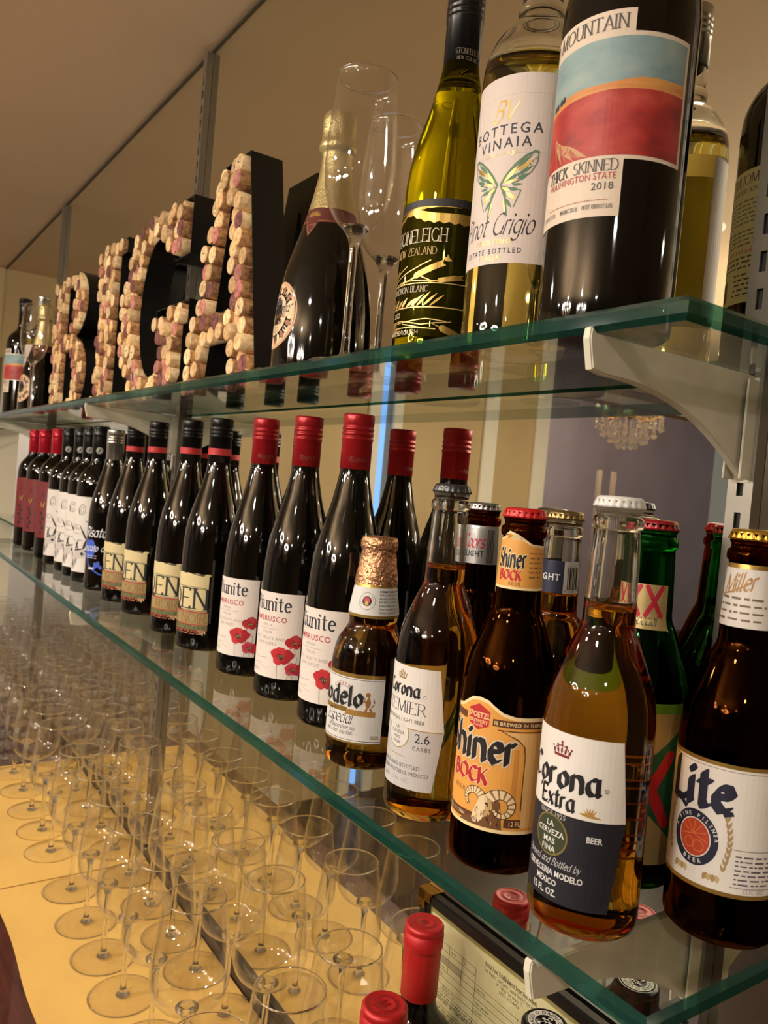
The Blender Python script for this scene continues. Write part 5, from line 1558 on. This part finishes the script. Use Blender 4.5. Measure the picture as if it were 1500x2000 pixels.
# ------------------------------------------------------------------ bottles and frame on the counter
def capbottle(x, y, H, label, mat, kind, group):
    b, R = bottle('wine_bottle', label, 'bottle', x, y, CT, bordeaux(36.5, H - 1, H - 112), M['darkglass'], 48, group=group)
    capsule(b, H - 62, H, mat, 15.8)
    flat = lambda u, v, o: (u * .001, v * .001, (H + o - .05) * .001)
    pr = Print(None, 0, 30, .05, flat=flat)
    if kind == 'red':
        pr.add(ring(0, 0, 8.0, 8.5, 24) + circtext('ROBERT HALL', 0, 0, 10.2, 2.4, -60, .0, 1, 26) + pen('M', 6, 'serif', (0, -3)), pbr('embossed_red', (140, 18, 22), .4, .2) if 'emb' not in M else M['emb'])
    else:
        pr.add(ring(0, 0, 7.4, 12.4, 36), (200, 194, 182)).add(circtext('DAOU', 0, 0, 9.9, 3.0, -10, .03, .9, 20) + circtext('DAOU', 0, 0, 9.9, 3.0, -130, .03, .9, 20) + circtext('DAOU', 0, 0, 9.9, 3.0, 110, .03, .9, 20), INK, 1)
        for a in (50, -70, 170): pr.add(ring(9.9 * cos(rad(a)), 9.9 * sin(rad(a)), .9, 1.5, 8), INK, 1)
        pr.add(rect(-1.2, -5, 1.2, 5) + rect(-4, .5, 4, 2.4) + disc(0, 5, 1.8), (200, 194, 182), 0).add([[(-3.4, -5.6), (3.4, -5.6), (0, 0)]], (200, 194, 182), 0)
    pr.build('embossing' if kind == 'red' else 'cap_seal', b)
    return b
M['emb'] = pbr('embossed_red', (140, 18, 22), .4, .2)
capbottle(-.5056, .4275, 310, 'wine bottle with bright red capsule standing beside the framed report', M['red_foil'], 'red', 'red capsule bottles on the counter')
capbottle(-.434, .337, 310, 'wine bottle with bright red capsule nearest to the counter edge', M['red_foil'], 'red', 'red capsule bottles on the counter')
capbottle(-.3657, .4275, 310, 'black capsule wine bottle with round white seal before the framed report', M['black_cap'], 'black', 'black capsule bottles on the counter')
capbottle(-.234, .393, 310, 'black capsule wine bottle with round white seal below the shelf end', M['black_cap'], 'black', 'black capsule bottles on the counter')

def report():
    # leaning picture frame: local x along the wall, local y = out of the sheet, z up
    w_, h_ = .246, .303
    t = thing('picture_frame', 'black framed inspection report with brass corner leaning on the mirror', 'picture frame', (-.563, .4660, CT + .001))
    t.rotation_euler = (rad(-.2), 0, 0)
    b = .0105
    prs = [(0, w_, 0, .010, 0, b), (0, w_, 0, .010, h_ - b, h_), (0, b, 0, .010, b, h_ - b), (w_ - b, w_, 0, .010, b, h_ - b)]
    boxes('frame_rail', [prs[0]], M['frame_black'], t, bevel=.0015); boxes('frame_rail', [prs[1]], M['frame_black'], t, bevel=.0015)
    boxes('frame_rail', [prs[2]], M['frame_black'], t, bevel=.0015); boxes('frame_rail', [prs[3]], M['frame_black'], t, bevel=.0015)
    boxes('backing', [(b - .002, w_ - b + .002, .006, .009, b - .002, h_ - b + .002)], M['matboard'], t)
    boxes('brass_corner', [(-.0012, .018, -.001, .0105, h_ - .0012, h_ + .0010), (-.0012, .0006, -.001, .0105, h_ - .018, h_), (-.0012, .016, -.0013, -.0004, h_ - .008, h_), (-.0012, .008, -.0013, -.0004, h_ - .016, h_)], M['gold_metal'], t)
    boxes('sheet', [(b + .0035, w_ - b - .0035, .0052, .006, b, h_ - b - .007)], M['sheet'], t)
    fl = lambda u, v, o: (u * .001, .0051 - o * .001, v * .001)
    pr = Print(None, 0, 1, .02, flat=fl)
    K = (52, 44, 36); cx = 119
    pr.add(pen('Retail Food Establishment Inspection Report', 3.9, 'serifbold', (cx, 276.2), sx=.56, gap=.22), K).add(pen('San Angelo/ Tom Green County Health Department', 3.3, 'serif', (cx, 271.4), sx=.62), K).add(pen('W. College, San Angelo, TX', 2.8, 'serif', (cx, 267.2), sx=.66), K).add(sans('(325) 657-4493', 2.6, (cx, 263.0)), K)
    x0, x1 = 18, 226
    for v in (267, 260.5, 254.5, 248.5, 242.5, 236, 229.5, 223, 216.5, 210, 200, 190, 180, 160, 140, 120, 100, 80, 60): pr.add(rect(x0, v, 78 if v > 258 else x1, v + .4), K)
    for u in (18, 42, 60, 78, 130, 178, 226): pr.add(rect(u, 210 if u not in (42, 60) else 242.5, u + .4, 267 if u < 79 else 254.5), K)
    for s_, u, v in (('Time in:', 20, 262.6), ('Time out:', 44, 262.6), ('Date:', 62, 262.6), ('License/Permit #', 80, 250.4), ('Est. Type', 132, 250.4), ('Risk Category', 180, 250.4), ('Purpose of Inspection', 20, 244.4), ('Establishment Name:', 20, 238), ('Contact/Owner Name:', 80, 238), ('Number of Repeat Violations', 132, 238), ('Physical Address:', 20, 231.4), ('City/County:', 80, 231.4), ('Phone:', 132, 231.4), ('Follow-up', 180, 231.4)):
        pr.add(pen(s_, 2.3, 'serif', (u, v), 'l', sx=.62), K)
    pr.add(rect(18.5, 249, 60, 254.4) + rect(130.5, 236.6, 178, 242.4), (176, 160, 126)).add(pen('Angelo', 5.4, 'script', (44, 224.4), sx=1.1) + pen('County', 5.4, 'script', (104, 224.0), sx=1.1), (140, 130, 120), 1).add(paragraph(20, 221, 204, 3, 1.6, 2.6, 77) + paragraph(20, 208, 204, 3, 1.6, 2.6, 79), (112, 100, 82)).add(pen('Priority Items Require Immediate Action', 2.9, 'serifbold', (119, 193.6), sx=.66), K).add(paragraph(20, 188, 204, 12, 1.6, 3.8, 78), (120, 106, 84))
    pr.build('lettering', [c for c in t.children if c.name.startswith('sheet')][0])
    m = boxes('cover_glass', [(b, w_ - b, .0028, .0034, b, h_ - b)], M['pane'], t)
report()

# ------------------------------------------------------------------ ceiling lamps and chandeliers, some of them added for light
def downlight(x, y, i):
    t = thing('recessed_light', 'recessed ceiling downlight over the bar room or added for the corridor', 'ceiling light', (x, y, CEIL), 'recessed ceiling downlights')
    vs, fs = lathe_data([(.060, -.0012), (.062, -.0045), (.085, -.0035), (.088, -.0004), (.060, -.0004)], 36)
    link('trim_ring', mesh('trim_ring', vs, fs), M['white'], t)
    vs, fs = lathe_data([(0, -.0016), (.060, -.0016)], 36)
    link('lamp_lens', mesh('lamp_lens', vs, [f[::-1] for f in fs]), M['lens'], t)
for i, (x, y) in enumerate(((-.2, -.75), (-1.25, -.75), (-2.3, -.75), (-.2, -2.0), (-1.25, -2.0), (-2.3, -2.0), (.9, -.75), (.9, -2.0), (-4.1, -.35), (-4.1, .15))): downlight(x, y, i)  # the last two are added to brighten the corridor

def chandelier(loc, label, s=1.0, arms=8, bs=1.0):
    t = thing('chandelier', label, 'chandelier', loc, None)
    t.scale = (s, s, s)
    vs, fs = lathe_data([(0, .0), (.02, .004), (.035, .02), (.02, .05), (.012, .09), (.03, .13), (.012, .17), (.008, .24), (0, .25)], 20)
    link('centre_post', mesh('centre_post', vs, fs), M['gold_metal'], t)
    vs, fs = [], []
    tube_data([(0, 0, .24), (0, 0, ((CEIL if loc[0] > XL else 3.6) - loc[2]) / s - .002)], .004, vs, fs)
    link('chain', mesh('chain', vs, fs), M['gold_metal'], t)
    drop = lathe_data([(0, -.021), (.0062, -.017), (.0085, -.012), (.006, -.005), (.0015, -.0), (.0022, .002), (.0042, .006), (.0022, .010), (0, .011)], 7)
    dm = mesh('crystal_drop', *drop)
    dm.materials.append(M['crystal'])
    bead = mesh('crystal_drop', *lathe_data([(0, -.007), (.006, -.003), (.006, .003), (0, .007)], 7)); bead.materials.append(M['crystal'])
    for k in range(arms):
        a = 2 * PI * k / arms
        vs, fs = [], []
        P_ = [(r_ * cos(a), r_ * sin(a), z) for r_, z in ((.012, .06), (.07, .02), (.15, .0), (.22, .03), (.245, .075))]
        tube_data(P_, .0048, vs, fs, 6)
        link('arm', mesh('arm', vs, fs), M['gold_metal'], t)
        vs, fs = lathe_data([(0, 0), (.022, .004), (.026, .012), (.010, .012), (.010, .06), (0, .06)], 12)
        link('candle_cup', mesh('candle_cup', vs, fs), M['white'], t, (.245 * cos(a), .245 * sin(a), .075))
        vs, fs = lathe_data([(r_ * bs, z_ * bs) for r_, z_ in ((0, 0), (.010, .004), (.0135, .013), (.011, .022), (.005, .030), (0, .033))], 12)
        link('flame_bulb', mesh('flame_bulb', vs, fs), M['bulb'] if loc[0] > XL else M['bulb2'], t, (.245 * cos(a), .245 * sin(a), .136))
        for r_, z, n_, sc in ((.25, .055, 5, 1.9), (.20, .0, 5, 1.9), (.14, -.03, 6, 2.0), (.07, -.07, 6, 2.2)):
            for da in (-.2, .2):
                if r_ < .1 and da > 0: continue
                px, py = r_ * cos(a + da), r_ * sin(a + da)
                for q in range(n_):
                    o = bpy.data.objects.new('crystal_drop', bead); COL.objects.link(o); o.parent = t; o.location = (px, py, z - .018 * q); o.scale = (1.2, 1.2, 1.2)
                o = bpy.data.objects.new('crystal_drop', dm); COL.objects.link(o); o.parent = t; o.location = (px, py, z - .018 * n_ - .012); o.scale = (sc, sc, sc)
    return t
chandelier((-4.23, -4.30, ZC + .72), 'crystal chandelier hanging in the lilac room beyond the doorway', 1.05)
chandelier((-1.15, -1.55, ZC + .28), 'crystal chandelier hanging in the bar room behind the viewer', 1.15, 12, 1.15)
chandelier((-.15, -1.9, ZC + .26), 'unseen crystal chandelier added to put more sparkles on the glasses', 1.15, 12, 1.15)  # added out of view to double the glints on the glassware
